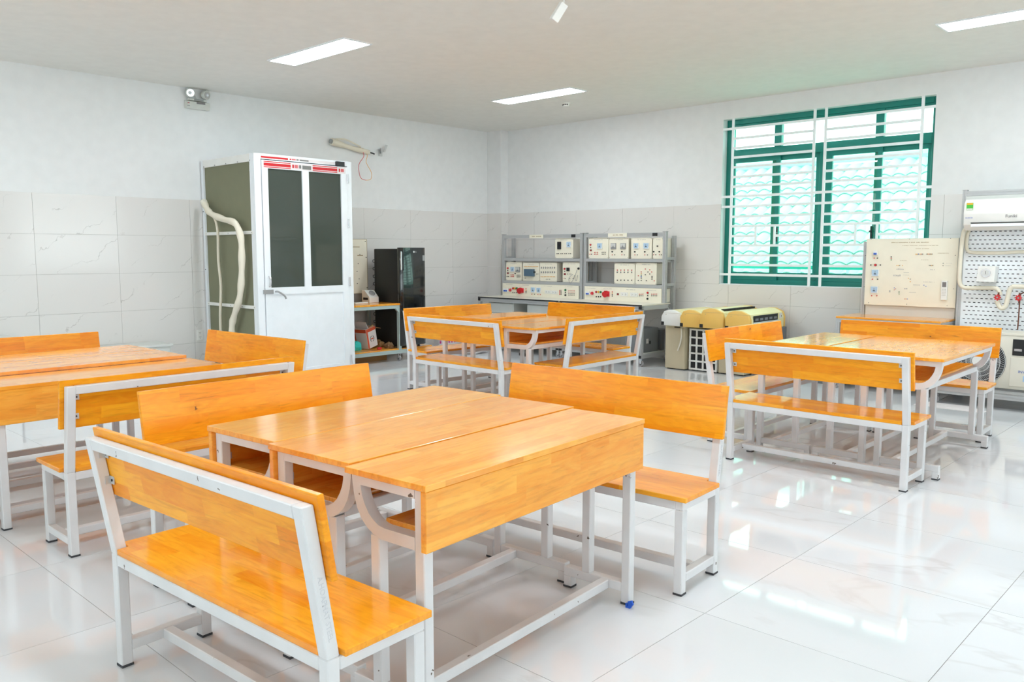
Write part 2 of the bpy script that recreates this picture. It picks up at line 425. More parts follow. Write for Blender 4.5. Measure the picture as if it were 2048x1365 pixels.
# corner column
co = struct(bx('trim_1', 'paint', None, XL, -8.812, 9.117, YW + .01, 0, ZC)); co.name = 'wall_column'
for (z0, z1) in ZROWS:
    tile(.286, z1 - z0, 'walltile_w', 'wall_tile', co, (-8.955, 9.111, (z0 + z1) / 2), 'y')
    tile(.148, z1 - z0, 'walltile_l', 'wall_tile', co, (-8.804, 9.189, (z0 + z1) / 2), 'x')
ce = struct(bx('ceiling', 'ceil', None, XL - .2, XR + .2, YN - .2, YW + .2, ZC, ZC + .2))
# walls behind the camera, with window openings that let the daylight in
def wall_with_openings(name, axis, pos, t, lo, hi, ops, z0=.95, z1=2.95):
    b = B()
    def bb(a, c, u, v):
        if axis == 'x': b.box(pos, pos + t, a, c, u, v)
        else: b.box(a, c, pos - t, pos, u, v)
    e = lo
    for a, c in ops:
        bb(e, a, 0, ZC); bb(a, c, 0, z0); bb(a, c, z1, ZC); e = c
    bb(e, hi, 0, ZC)
    return struct(b.build(name, 'paint'))
wall_with_openings('wall_right', 'x', XR, .2, YN - .2, YW + .2, [(a, b_) for _, a, b_ in SIDE_WINDOWS])
wall_with_openings('wall_front', 'y', YN, .2, XL - .2, XR + .2, REAR_WINDOWS)
def plain_window(name, axis, a, c, pos):
    b = B(); w = .07; z0, z1 = .95, 2.95
    def bb(p, q, u, v):
        if axis == 'x': b.box(pos + .06, pos + .12, p, q, u, v)
        else: b.box(p, q, pos - .12, pos - .06, u, v)
    bb(a, a + w, z0, z1); bb(c - w, c, z0, z1); bb(a, c, z0, z0 + w); bb(a, c, z1 - w, z1); bb(a, c, 2.38, 2.46)
    for f in (.25, .5, .75): bb(a + (c - a) * f - w / 2, a + (c - a) * f + w / 2, z0, z1)
    root = sempty(name); b.build('window_frame', 'teal', root)
    g = B()
    if axis == 'x': g.box(pos + .085, pos + .09, a + .02, c - .02, z0 + .02, z1 - .02)
    else: g.box(a + .02, c - .02, pos - .09, pos - .085, z0 + .02, z1 - .02)
    g.build('pane', 'clear', root)
k = 2
for _, a, c in SIDE_WINDOWS: plain_window('window_%d' % k, 'x', a, c, XR); k += 1
for a, c in REAR_WINDOWS: plain_window('window_%d' % k, 'y', a, c, YN); k += 1

# ------------------------------------------------------------------ the window in view
win = sempty('window_1')
FY0, FY1 = YW + .10, YW + .16
def fb(name, x0, x1, z0, z1, y0=FY0, y1=FY1, mat='teal'): return B().box(x0, x1, y0, y1, z0, z1, bev=.003).build(name, mat, win)
fb('outer_frame', WX0, WX0 + .09, WZ0, WZ1); fb('outer_frame', WX1 - .05, WX1, WZ0, WZ1)
fb('outer_frame', WX0 + .09, WX1 - .05, WZ0, WZ0 + .06); fb('outer_frame', WX0 + .09, WX1 - .05, WZ1 - .06, WZ1)
fb('transom', WX0 + .09, WX1 - .05, 2.52, 2.63); fb('mullion', -4.03, -3.97, WZ0 + .06, 2.52)
for x in (-4.584, -3.426): fb('upper_mullion', x, x + .088, 2.63, WZ1 - .06)
for x0, x1 in ((WX0 + .09, -4.584), (-4.496, -3.426), (-3.338, WX1 - .05)):
    f = fb('transom_light', x0, x1, WZ1 - .10, WZ1 - .06, FY0 + .01, FY1 - .01)
    B().box(x0, x1, FY0 + .03, FY0 + .034, 2.63, WZ1 - .10).build('pane', 'glass', f)
def sash(x0, x1, y0, name='sliding_sash', ls=.05, rs=.05):
    z0, z1 = WZ0 + .06, 2.52; y1 = y0 + .03
    b = B(); b.box(x0, x0 + ls, y0, y1, z0, z1); b.box(x1 - rs, x1, y0, y1, z0, z1)
    b.box(x0 + ls, x1 - rs, y0, y1, z0, z0 + .09); b.box(x0 + ls, x1 - rs, y0, y1, z1 - .05, z1)
    s = b.build(name, 'teal', win)
    B().box(x0 + ls, x1 - rs, y0 + .013, y0 + .017, z0 + .09, z1 - .05).build('pane', 'glass', s)
    return s
sash(-5.11, -4.50, FY0 - .005, ls=.03, rs=.05); s2 = sash(-4.61, -4.03, FY0 + .028, ls=.06, rs=.05)
s3 = sash(-3.97, -3.34, FY0 - .005, ls=.09, rs=.05); sash(-3.43, -2.85, FY0 + .028, ls=.06, rs=.04)
for s_, x in ((s2, -4.52), (s3, -3.43)):
    B().box(x, x + .02, FY0 - .02, FY0 - .005, 1.52, 1.68, bev=.004).cyl((x + .01, FY0 - .045, 1.62), (x + .01, FY0 - .015, 1.62), .012).build('sash_latch', 'black', s_)
# grille: every bar a part
GV = [-5.07, -4.064, -3.935, -2.925]; gy0, gy1 = YW + .004, YW + .016; q = .011
def bar(x0, x1, z0, z1): B().box(x0, x1, gy0, gy1, z0, z1).build('grille_bar', 'grille', win)
for x in GV: bar(x - .015, x + .015, WZ0, WZ1)
def hseg(x0, x1, z): bar(x0, x1, z - .014, z + .014)
HZ = [2.874, 2.754, 2.640, 2.530, 2.413, 2.297, 2.182, 2.065, 1.944, 1.822, 1.707, None, 1.474, 1.356, 1.241, 1.124]
for z in HZ:
    for v0, v1, s0, s1 in ((GV[0], GV[1], -4.74, -4.50), (GV[2], GV[3], -3.56, -3.33)):
        if z is None:
            hseg(v0 + .015, s0 - .0125, 1.588); hseg(s1 + .0125, v1 - .015, 1.588)
            bar(s0 - .0125, s0 + .0125, 1.4865, 1.6945); bar(s1 - .0125, s1 + .0125, 1.4865, 1.6945)
        else: hseg(v0 + .015, v1 - .015, z)
    if z in (2.874, 2.065, 1.944, 1.124):
        hseg(WX0, GV[0] - .015, z); hseg(GV[1] + .015, GV[2] - .015, z); hseg(GV[3] + .015, WX1, z)
# window sill inside
B().box(WX0, WX1, YW + .02, YW + .10, WZ0 - .001, WZ0 + .006).build('window_sill', 'white', win)

# ------------------------------------------------------------------ outside the window
gd = struct(bx('ground', 'houseb', None, -16, 6, YW + .6, 24, -.3, -.1)); gd.name = 'ground'
RY0, RZ0, RY1, RZ1 = 11.3, 1.06, 14.2, 2.86
house = thing('neighbour_house', 'pale tiled house roof seen beyond the barred window', 'house', (-5.8, 12.6, -.1))
def P_(x0, x1, y0, y1, z0, z1): return (x0 + 5.8, x1 + 5.8, y0 - 12.6, y1 - 12.6, z0 + .1, z1 + .1)
bx('house_wall', 'houseb', house, *P_(-11.5, -1.6, 11.7, 16.6, -.1, 1.0))
B().slab([(-1.35, 1.06), (1.6, 2.86), (4.3, 1.06)], 'x', -5.6, 4.1).build('roof_deck', 'houseb', house)
n_rows, n_cols, tw = 12, 24, .21
run = math.hypot(RY1 - RY0, RZ1 - RZ0); rl = run / n_rows; sl = math.atan2(RZ1 - RZ0, RY1 - RY0)
tb = bmesh.new(); seg = 8
def wave(u): return .050 * abs(sin(pi * u)) - .02
for zz in (0, -.014):
    for e, (dy, lift) in enumerate(((-.035, .030), (rl * 1.02, .006))):
        for i in range(seg + 1):
            tb.verts.new(((i / seg - .5) * tw, dy, wave(i / seg) + lift + zz))
tb.verts.ensure_lookup_table(); N_ = seg + 1
for i in range(seg):
    v = tb.verts
    tb.faces.new([v[i], v[i + 1], v[N_ + i + 1], v[N_ + i]]); tb.faces.new([v[2 * N_ + i], v[3 * N_ + i], v[3 * N_ + i + 1], v[2 * N_ + i + 1]])
    tb.faces.new([v[i], v[2 * N_ + i], v[2 * N_ + i + 1], v[i + 1]])
bmesh.ops.transform(tb, matrix=Matrix.Rotation(sl, 4, 'X'), verts=tb.verts)
bmesh.ops.recalc_face_normals(tb, faces=tb.faces)
tme = bpy.data.meshes.new('roof_tile'); tb.to_mesh(tme); tb.free(); tme.materials.append(M['roof'])
rest = []
for r_ in range(n_rows):
    for c_ in range(-8, n_cols + 10):
        p = (-8.3 + (c_ + .5) * tw + 5.8, RY0 + r_ * rl * cos(sl) - 12.6, RZ0 + r_ * rl * sin(sl) + .1 + .03)
        if 0 <= c_ < n_cols:
            o = bpy.data.objects.new('roof_tile', tme); COL.objects.link(o); o.parent = house; o.location = p
        else: rest.append(p)
ob = bmesh.new()
for p in rest:
    n0 = len(ob.verts); ob.from_mesh(tme); ob.verts.ensure_lookup_table()
    bmesh.ops.translate(ob, vec=p, verts=ob.verts[n0:])
me = bpy.data.meshes.new('outer_roof_tiles'); ob.to_mesh(me); ob.free(); me.materials.append(M['roof'])
o = bpy.data.objects.new('outer_roof_tiles', me); COL.objects.link(o); o.parent = house; o['kind'] = 'stuff'
B().cyl((-5.6, 1.62, 3.04), (4.1, 1.62, 3.04), .10, 12).build('ridge_cap', 'roof', house)
rail = thing('balcony_railing', 'teal railing outside the window in front of the tiled roof', 'railing', (-5.2, 10.2, 0))
B().box(-2.0, 2.6, -.03, .03, 1.18, 1.225).build('top_rail', 'tealedge', rail)
for i in range(8): B().box(-1.9 + i * .62, -1.87 + i * .62, -.015, .015, -.1, 1.18).build('railing_post', 'grille', rail)

# ------------------------------------------------------------------ ceiling lights and small fittings on the ceiling
def ceiling_light(x0, y0, label):
    t = thing('ceiling_light', label, 'light', (x0 + .595, y0 + .14, ZC), group=None)
    b = B(); f = .018
    for a in ((-.595 - f, .595 + f, -.135 - f, -.135), (-.595 - f, .595 + f, .135, .135 + f), (-.595 - f, -.595, -.135, .135), (.595, .595 + f, -.135, .135)):
        b.box(a[0], a[1], a[2], a[3], -.010, .0)
    b.build('frame', 'white', t)
    B().box(-.595, .595, -.135, .135, -.007, 0).build('diffuser', 'lamp', t)
ceiling_light(-7.225, 4.325, 'long flat ceiling light nearest the emergency lamp')
ceiling_light(-7.18, 7.29, 'long flat ceiling light beside the round smoke detector')
ceiling_light(-2.225, 7.315, 'long flat ceiling light above the barred window, cut by the frame')
for x, y in ((-7.2, 1.33), (-2.22, 1.33), (-2.22, 4.32), (2.8, 4.32)):
    B().box(x, min(x + 1.19, 3.1), y, y + .27, ZC - .007, ZC).build('ceiling_lamp_panel', 'lamp', ce)
t = thing('smoke_detector', 'small round white smoke detector on the ceiling', 'detector', (-6.64, 8.02, ZC))
B().cyl((0, 0, -.012), (0, 0, 0), .055, 24).build('base', 'whiteplastic', t)
b = B(); b.cyl((0, 0, -.040), (0, 0, -.012), .036, 20, .046); b.build('sensor_head', 'whiteplastic', t)
b = B()
for k in range(5): a = k * .5 - 2.6; b.box(.040 * cos(a) - .006, .040 * cos(a) + .006, .040 * sin(a) - .006, .040 * sin(a) + .006, -.030, -.018)
b.build('vent_slot', 'dark', t)
# hanging double socket
t = thing('hanging_socket', 'white double power socket hanging from the ceiling by a cord', 'socket', (-3.58, 4.24, 2.93))
rm = Matrix.Rotation(.7552, 4, 'Z') @ Matrix.Rotation(R(-30), 4, 'Y') @ Matrix.Rotation(R(-35), 4, 'X')
rmm = Matrix.Rotation(.7552, 4, 'Z') @ Matrix.Rotation(R(32), 4, 'Y') @ Matrix.Rotation(R(22), 4, 'Z')
o = B().box(-.026, .026, -.026, .022, -.062, .062, bev=.004, rot=rmm).build('socket_body', 'whiteplastic', t)
b = B()
for zc in (-.026, .026):
    for dx, dz in ((-.010, .009), (.010, .009), (0, -.009)): b.box(.0262, .0270, dx - .002, dx + .002, zc + dz - .004, zc + dz + .004, rot=rmm)
b.build('socket_holes', 'dark', t, kind='stuff')
top = rmm @ Vector((0, 0, .06))
B().tube([top, top + Vector((.003, 0, .05)), (0.012, .01, .18), (0.0, 0.0, ZC - 2.93)], .0045, 8).build('cord', 'whiteplastic', t)
# emergency light on the left wall, near the ceiling
t = thing('emergency_light', 'two-headed emergency light high on the tiled side wall', 'light', (XL, 4.51, 2.98))
B().slab([(.0, -.0), (.05, -.005), (.075, .03), (.07, .075), (.0, .09)], 'y', -.135, .135, bev=.006).build('housing', 'lampcase', t)
B().box(0, .045, -.10, .11, .088, .112, bev=.004).build('lamp_bracket', 'lampcase', t)
B().box(.045, .047, -.04, .07, .090, .110).build('rating_plate', 'metersh', t)
B().box(.071, .073, -.025, .075, .052, .072, rot=Matrix.Rotation(R(0), 4, 'Y')).build('label_strip', 'greytext', t)
B().box(.060, .073, -.132, -.105, .02, .06).build('indicator_panel', 'metersh', t)
B().cyl((.072, -.119, .052), (.077, -.119, .052), .005, 10).build('indicator', 'redl', t)
for y, dr in ((-.085, (.9, -.35, -.1)), (.085, (.9, .35, -.12))):
    d = Vector(dr).normalized(); c = Vector((.05, y, .165))
    h = B().ball(c - d * .0, .048, (.85, 1, 1), 16).cyl(c, c + d * .034, .050, 20).build('lamp_head', 'lampcase', t, smooth=True)
    B().cyl(c + d * .034, c + d * .038, .040, 20).build('reflector', 'reflector', h)
    B().ball(c + d * .038, .014, (1, 1, 1), 10).build('bulb', 'white', h)
B().tube([(.02, 0, .11), (.02, -.02, .17), (.008, -.03, ZC - 2.98)], .004, 6).build('cable', 'lampcase', t)
# wall outlets
def outlet(loc, label):
    t = thing('wall_outlet', label, 'socket', loc)
    B().box(.0, .010, -.036, .036, -.06, .06, bev=.003).build('cover_plate', 'whiteplastic', t)
    b = B()
    for zc in (-.025, .025):
        for dy, dz in ((-.009, .006), (.009, .006), (0, -.009)): b.box(.010, .0108, dy - .002, dy + .002, zc + dz - .004, zc + dz + .004)
    b.build('socket_holes', 'dark', t, kind='stuff')
outlet((XL + .004, 4.445, .45), 'white double wall outlet low on the tiles beside the booth')
# capped pipe, loose wires and bracket above the booth
t = thing('insulated_pipe_stub', 'foam-wrapped pipe stub with loose wires on the wall right of the booth', 'pipe', (XL, 6.5, 2.75))
rr = lambda u: .045 - .020 * u + .006 * sin(u * 9)
B().tube([(.06, -.24, .04), (.05, -.10, .02), (.05, .10, -.015), (.06, .35, -.045)], rr, 12, 5).build('foam_sleeve', 'foam', t, smooth=True)
B().cyl((.06, -.26, .045), (.06, -.235, .040), .030, 12).build('pipe_end', 'metersh', t)
B().tube([(.06, .34, -.044), (.065, .40, -.052), (.065, .43, -.06)], .010, 8).build('pipe_end', 'black', t)
B().tube([(.07, -.18, .075), (.08, -.05, .085), (.085, .06, .055), (.08, .20, .01)], .010, 8).build('loose_foam_strip', 'foam', t)
B().tube([(.07, .20, 0), (.08, .25, -.10), (.07, .17, -.22), (.06, .20, -.38), (.06, .29, -.41)], .0035, 6).build('loose_wire', 'redl', t)
B().tube([(.07, .24, 0), (.07, .31, -.08), (.07, .29, -.18), (.07, .37, -.30), (.06, .37, -.39), (.06, .29, -.41)], .003, 6).build('loose_wire', 'yellow', t)
t = thing('wall_bracket', 'small bent metal bracket on the wall above the fridge', 'bracket', (XL, 7.08, 2.73))
B().box(.0, .006, -.03, .03, -.05, .03).box(.0, .10, .0, .006, -.02, .05, rot=Matrix.Rotation(R(-30), 4, 'Z')).slab([(.01, .0), (.055, .10), (.085, .10), (.04, .0)], 'x', .05, .056).build('bent_plate', 'zinc', t)
# grey low benches along the left wall
t = thing('low_storage_bench', 'pale grey low cabinet against the wall behind the table beside the booth', 'cabinet', (-8.88, 3.2, 0))
B().box(-.2, .2, -.72, .72, .03, .40, bev=.004).build('body', 'pale', t)
B().box(-.2, .215, -.74, .74, .40, .425, bev=.004).build('top', 'pale', t)
B().box(.2, .212, -.70, -.01, .05, .38, bev=.003).build('door', 'pale', t)
B().box(.2, .212, .01, .70, .05, .38, bev=.003).build('door', 'pale', t)
t = thing('low_storage_bench', 'taller pale grey cabinet at the very edge of the picture by the side wall', 'cabinet', (-8.85, 1.85, 0))
B().box(-.2, .2, -.6, .6, .03, .56, bev=.004).build('body', 'pale', t)
B().box(-.2, .215, -.62, .62, .56, .60, bev=.004).build('top', 'pale', t)
# ------------------------------------------------------------------ benches
def make_bench():
    t = thing('bench', 'bench', 'bench')
    W_, s, z1, zt, lean = 1.16, .038, .395, .800, .067
    h = W_ / 2
    ry = (0, s); fy = (.292, .330)
    for sx in (-1, 1):
        x0, x1 = sorted((sx * h, sx * (h - s)))
        for (y0, y1) in (ry, fy):
            l = B().box(x0, x1, y0, y1, .006, z1 if y0 == 0 else .357, bev=.003).build('leg', 'steel', t)
            B().box(x0 - .001, x1 + .001, y0 - .001, y1 + .001, 0, .008).build('foot_cap', 'cap', l)
        B().slab([(0, z1), (s, z1), (s - lean, zt), (-lean, zt)], 'x', x0, x1, bev=.003).build('back_post', 'steel', t)
        B().box(x0, x1, s, fy[0], .052, .088, bev=.003).build('foot_rail', 'steel', t)
    f = lambda z: -(z - z1) / (zt - z1) * lean
    B().slab([(f(zt - s), zt - s), (f(zt - s) + s, zt - s), (f(zt) + s, zt), (f(zt), zt)], 'x', -h + s, h - s, bev=.003).build('top_rail', 'steel', t)
    b = B(); b.box(-h + s, h - s, 0, s, z1 - s, z1, bev=.003); b.box(-h + s, h - s, *fy, z1 - s, z1, bev=.003)
    for sx in (-1, 1):
        x0, x1 = sorted((sx * h, sx * (h - s))); b.box(x0, x1, s, .330, z1 - s, z1, bev=.003)
    b.build('seat_frame', 'steel', t)
    B().box(-h + s, h - s, .146, .184, .052, .088, bev=.003).build('stretcher', 'steel', t)
    n = h - s - .002; e = h + .018
    B().slab([(-n, .001), (n, .001), (n, s + .003), (e, s + .003), (e, .342), (-e, .342), (-e, s + .003), (-n, s + .003)], 'z', z1 + .0005, z1 + .0205, bev=.002).build('seat', 'wood_seat', t)
    za, zb = .600, .826
    B().slab([(f(za) + s + .001, za), (f(za) + s + .021, za), (f(zb) + s + .021, zb), (f(zb) + s + .001, zb)], 'x', -e, e, bev=.002).build('backboard', 'wood_back', t)
    for sx in (-1, 1):
        for z in (.655, .745):
            x = sx * (h - s); y = f(z) + s - .003
            br = B().box(x - sx * .026 if sx > 0 else x, x if sx > 0 else x + .026, y, y + .003, z - .013, z + .013)
            br.box(x - .003 if sx > 0 else x, x if sx > 0 else x + .003, y - .016, y, z - .013, z + .013)
            bo = br.build('bracket', 'zinc', t)
            B().cyl((x - sx * .014, y - .002, z), (x - sx * .014, y, z), .0045, 8).build('screw', 'dark', bo)
    return t
BENCH0 = None
def bench(x, y, rz, label, group):
    global BENCH0
    if BENCH0 is None: BENCH0 = o = make_bench()
    else: o = copy_tree(BENCH0)
    o.location = (x, y, .0005); o.rotation_euler = (0, 0, R(rz)); o['label'] = label; o['group'] = group
    return o
# ------------------------------------------------------------------ desks
def make_desk(D):
    t = thing('school_desk', 'desk', 'desk')
    L = 1.21; h = L / 2; s = .038; xo = h - .018
    B().box(-h, h, 0, D, .731, .750, bev=.0012).build('tabletop', 'wood', t)
    B().box(-h + .003, h - .003, .002, .024, .552, .7305, bev=.002).build('front_panel', 'wood_up', t)
    for sx in (-1, 1):
        x0, x1 = sorted((sx * xo, sx * (xo - s)))
        l = B().box(x0, x1, .026, .064, .006, .731, bev=.003).build('leg', 'steel', t)
        B().box(x0 - .001, x1 + .001, .025, .065, 0, .008).build('foot_cap', 'cap', l)
        B().box(x0, x1, D - .130, D - .092, .086, .556, bev=.003).build('leg', 'steel', t)
        O = [(.064, .731), (D - .013, .731), (D - .015, .700), (D - .022, .660), (D - .034, .625), (D - .052, .596), (D - .076, .573), (D - .104, .557), (D - .140, .547), (.064, .546)]
        I = [(.064, .698), (D - .052, .698), (D - .052, .690), (D - .058, .665), (D - .070, .640), (D - .086, .617), (D - .106, .600), (D - .130, .588), (D - .156, .584), (.064, .584)]
        B().strip(O, I, 'x', x0, x1).build('side_frame', 'steel', t, smooth=True)
        fr = B().box(x0, x1, .064, D - .002, .050, .088, bev=.003)
        fr.box(x0, x1, D - .040, D - .002, .006, .052, bev=.003)
        fo = fr.build('foot_rail', 'steel', t)
        B().box(x0 - .001, x1 + .001, D - .041, D - .001, 0, .008).build('foot_cap', 'cap', fo)
        bk = B().box(x1 if sx < 0 else x0 - .025, x1 + .025 if sx < 0 else x0, .027, .030, .615, .640).build('bracket', 'zinc', t)
    B().box(-xo + s, xo - s, .120, .158, .050, .086, bev=.003).build('stretcher', 'steel', t)
    B().box(-xo + s, xo - s, D - .053, D - .015, .700, .731, bev=.003).build('upper_rail', 'steel', t)
    B().box(-xo + s, xo - s, D - .130, D - .092, .547, .583, bev=.003).build('shelf_rail', 'steel', t)
    B().box(-xo + s, xo - s, .026, D - .120, .584, .600, bev=.002).build('book_shelf', 'wood', t)
    return t
DESKS = {}
def desk(x, y, rz, label, group, D=.42, dz=0):
    """x, y: the middle of the desk's front panel; its user side looks along +Y before turning"""
    if D not in DESKS: DESKS[D] = o = make_desk(D)
    else: o = copy_tree(DESKS[D])
    o.location = (x, y, .0005); o.rotation_euler = (0, 0, R(rz)); o['label'] = label; o['group'] = group
    if dz: o.scale = (1, 1, 1 + dz / .75)
    return o
GB = {k: 'benches around the ' + v for k, v in dict(M='big table in front', R='table by the barred window', C='table before the test racks', L='table beside the white booth').items()}
GD = {k: v.replace('benches around', 'desks making up') for k, v in GB.items()}
# front table
def pt(cx, cy, rz, u, v):
    a = R(rz); return cx + u * cos(a) - v * sin(a), cy + u * sin(a) + v * cos(a)
th = 4.4
# panel side facing +X: user side looks -X  -> rotation +90 (+th)
desk(-1.765, 2.078, 90 + th, 'front desk whose tall honey front panel faces the open floor', GD['M'], D=.345)
desk(-2.538, 2.045, -90 + th, 'middle desk of the big front table between its two neighbours', GD['M'], D=.42, dz=.003)
desk(-2.964, 2.043, -90 + th, 'desk of the big front table nearest the long bench behind it', GD['M'], D=.42)
m1 = bench(-2.245, 1.075, 3.3, 'bench closest to the camera seen from its steel-framed back, chipped top rail', GB['M'])
m2 = bench(-3.430, 2.0, -90 + 2.0, 'bench of the front table with its bright backboard toward the booth side', GB['M'])
m3 = bench(-2.330, 3.135, 180 + 3.7, 'bench at the far end of the front table, full orange backboard in view', GB['M'])
# table by the window
desk(-1.935, 6.005, -90 + .5, 'outer desk of the table by the window, curved steel side open to the floor', GD['R'], D=.42)
desk(-1.945, 6.01, 90 + .5, 'middle desk of the table by the window', GD['R'], D=.37)
desk(-2.750, 6.01, -90 + .5, 'desk of the window table carrying the bright window reflection', GD['R'], D=.415)
bench(-2.150, 5.017, 0, 'bench in front of the window table, seen from its steel-framed back', GB['R'])
bench(-2.190, 7.045, 180 + 1.8, 'bench behind the window table, in front of the wood-topped cart', GB['R'])
bench(-3.100, 5.99, -90, 'bench of the window table standing toward the old yellowed air conditioners', GB['R'])
# table before the test racks
desk(-5.225, 5.985, -90 + 1.2, 'desk with open curved side at the near corner of the table before the racks', GD['C'], D=.42, dz=-.016)
desk(-5.662, 5.985, -90 + 1.2, 'middle desk of the table before the racks', GD['C'], D=.42, dz=-.016)
desk(-5.690, 5.985, 90 + 1.2, 'slightly raised desk of the table before the racks, toward the fridge', GD['C'], D=.42, dz=.0)
bench(-5.430, 5.020, 0, 'bench of the racks table seen from its steel back, nearest the white booth', GB['C'])
bench(-4.585, 6.110, 90 + 2.0, 'bench of the racks table with its steel back toward the window table', GB['C'])
bench(-5.620, 7.190, 180 - 1.0, 'bench standing between the racks table and the test racks', GB['C'])
bench(-6.530, 5.98, -90 - 2.5, 'bench of the racks table on the fridge side, pale glare on its backboard', GB['C'])
# table beside the booth
desk(-4.625, 1.79, 90 + .8, 'low outer desk of the booth-side table, its front panel cut by the picture edge', GD['L'], D=.40, dz=-.016)
desk(-5.450, 1.76, -90 + .8, 'middle desk of the booth-side table', GD['L'], D=.42, dz=.004)
desk(-5.880, 1.76, -90 + .8, 'desk of the booth-side table next to the wall-side bench', GD['L'], D=.42, dz=.004)
bench(-4.005, 1.88, 90 + .5, 'bench of the booth-side table seen from behind its steel frame, between the two nearer tables', GB['L'])
bench(-5.240, 2.930, 180 + 2.4, 'bench right before the white booth, dark orange backboard', GB['L'])
bench(-6.240, 1.70, -90, 'bench of the booth-side table toward the veined tile wall', GB['L'])
bench(-5.285, .790, 0, 'bench mostly outside the picture at the near end of the booth-side table', GB['L'])
# faint maker's stamp on the nearest bench post and shelf rail
def on_post(n):
    d = Vector((0, .165, -.986)).normalized(); n = Vector(n); u = n.cross(d)
    return Matrix((d, u, n)).transposed().to_euler()
writing('stamp', 'A.HOAPHAT STEEL', .021, 'stamp', m1, (.5803, -.003, .53), on_post((1, 0, 0)))
writing('stamp', 'A.HOAPHAT STEEL', .020, 'stamp', m3, (-.5803, -.001, .52), on_post((-1, 0, 0)))
t = thing('blue_scrap', 'small blue plastic scrap caught under the foot of the front desk', 'scrap', (-1.822, 2.610, 0))
B().slab([(-.012, 0), (.006, .0), (.020, .020), (.012, .034), (-.006, .026), (-.002, .014)], 'y', -.004, .004).box(-.014, -.008, -.006, .004, .0, .018).build('crumpled_scrap', 'blue', t)
# ------------------------------------------------------------------ white booth
bt = thing('booth', 'tall white framed booth with smoked glass door and olive side panels', 'booth', (-8.5, 5.137, 0))
def LB(x0, x1, y0, y1, z0, z1): return (x0 + 8.5, x1 + 8.5, y0 - 5.137, y1 - 5.137, z0, z1)
bX0, bX1, bY0, bY1, bH = -9.08, -7.925, 4.528, 5.746, 2.415
# corner posts and rails on the side that faces the camera
for nm, a in (('corner_post', (bX0, bX0 + .05, bY0, bY0 + .05, .0, bH)), ('corner_post', (bX1 - .09, bX1 - .0485, bY0, bY0 + .05, 0, bH)), ('corner_post', (bX0, bX0 + .05, bY1 - .05, bY1, 0, bH)), ('corner_post', (bX1 - .09, bX1 - .0485, bY1 - .05, bY1, 0, bH))):
    bx(nm, 'white', bt, *LB(*a), bev=.002)
bx('top_rail', 'whiteplastic', bt, *LB(bX0 + .05, bX1 - .09, bY0, bY0 + .05, 2.335, bH), bev=.002)
bx('top_rail', 'white', bt, *LB(bX0 + .05, bX1 - .05, bY1 - .05, bY1, 2.335, bH), bev=.002)
bx('top_rail', 'white', bt, *LB(bX0, bX0 + .05, bY0 + .05, bY1 - .05, 2.335, bH), bev=.002)
bx('roof_panel', 'white', bt, *LB(bX0 + .02, bX1 - .02, bY0 + .02, bY1 - .02, bH, bH + .004))
bx('bottom_rail', 'white', bt, *LB(bX0 + .05, bX1 - .05, bY0, bY0 + .05, .0, .07), bev=.002)
zs = [.07, .795, 1.583, 2.335]
for z in (.795, 1.583): bx('cross_rail', 'whiteplastic', bt, *LB(bX0 + .05, bX1 - .05, bY0 - .004, bY0 + .03, z, z + .034), bev=.002)
for z0, z1 in ((.07, .795), (.829, 1.583), (1.617, 2.335)): bx('side_panel', 'green board', bt, *LB(bX0 + .05, bX1 - .05, bY0 + .022, bY0 + .032, z0, z1))
bx('side_panel', 'green board', bt, *LB(bX0 + .05, bX1 - .05, bY1 - .03, bY1 - .022, .07, 2.335), label='olive panel on the fridge side')
bx('back_panel', 'green board', bt, *LB(bX0 + .01, bX0 + .02, bY0 + .05, bY1 - .05, .05, 2.335))
bx('label_tag', 'boxwhite', bt, *LB(-8.05, -8.0, bY0 + .019, bY0 + .021, 2.24, 2.30))
for x in (-9.0, -8.75, -8.5, -8.25, -8.0):
    for z in (2.345, .812, 1.600):
        B().cyl((x + 8.5, bY0 - .006 - 5.137, z), (x + 8.5, bY0 - .001 - 5.137, z), .006, 8).build('screw', 'metersh', bt)
for z in (.45, 1.2, 1.85):
    B().cyl((bX0 + .025 + 8.5, bY0 - .004 - 5.137, z), (bX0 + .025 + 8.5, bY0 + .0 - 5.137, z), .006, 8).build('screw', 'dark', bt)
# front frame and door (faces +X)
df = B()
for a in ((bY0, 4.605, 0, bH), (5.690, bY1, 0, bH), (4.605, 5.690, 2.362, bH), (4.605, 5.690, 0, .075)): df.box(*LB(bX1 - .048, bX1 + .004, a[0], a[1], a[2], a[3]))
df.build('door_frame', 'white', bt)
d = B(); dx0, dx1 = bX1 - .035, bX1 + .012
for a in ((4.612, 4.682, .085, 2.352), (5.600, 5.684, .085, 2.352), (4.682, 5.600, 2.268, 2.352), (4.682, 5.600, .945, 1.020), (4.682, 5.600, .085, .125), (5.097, 5.178, 1.020, 2.268)): d.box(*LB(dx0, dx1, *a))
door = d.build('door', 'white', bt)
bx('kick_panel', 'white', door, *LB(dx0 + .015, dx1 - .012, 4.682, 5.600, .125, .945))
for a, c in ((4.682, 5.097), (5.178, 5.600)): bx('door_glass', 'smoke', door, *LB(dx1 - .022, dx1 - .017, a, c, 1.020, 2.268))
for z in (2.22, 1.72, 1.06, .16):
    B().cyl((dx1 + 8.5 + .006, .548, z - .05), (dx1 + 8.5 + .006, .548, z + .05), .008, 10).build('hinge', 'silver', door)
B().box(*LB(dx1, dx1 + .012, 4.585, 4.70, .955, 1.0)).tube([(dx1 + 8.5 + .02, -.42, .978), (dx1 + 8.5 + .05, -.40, .975), (dx1 + 8.5 + .05, -.33, .93), (dx1 + 8.5 + .045, -.31, .90)], .010, 8).build('lever_handle', 'metersh', door)
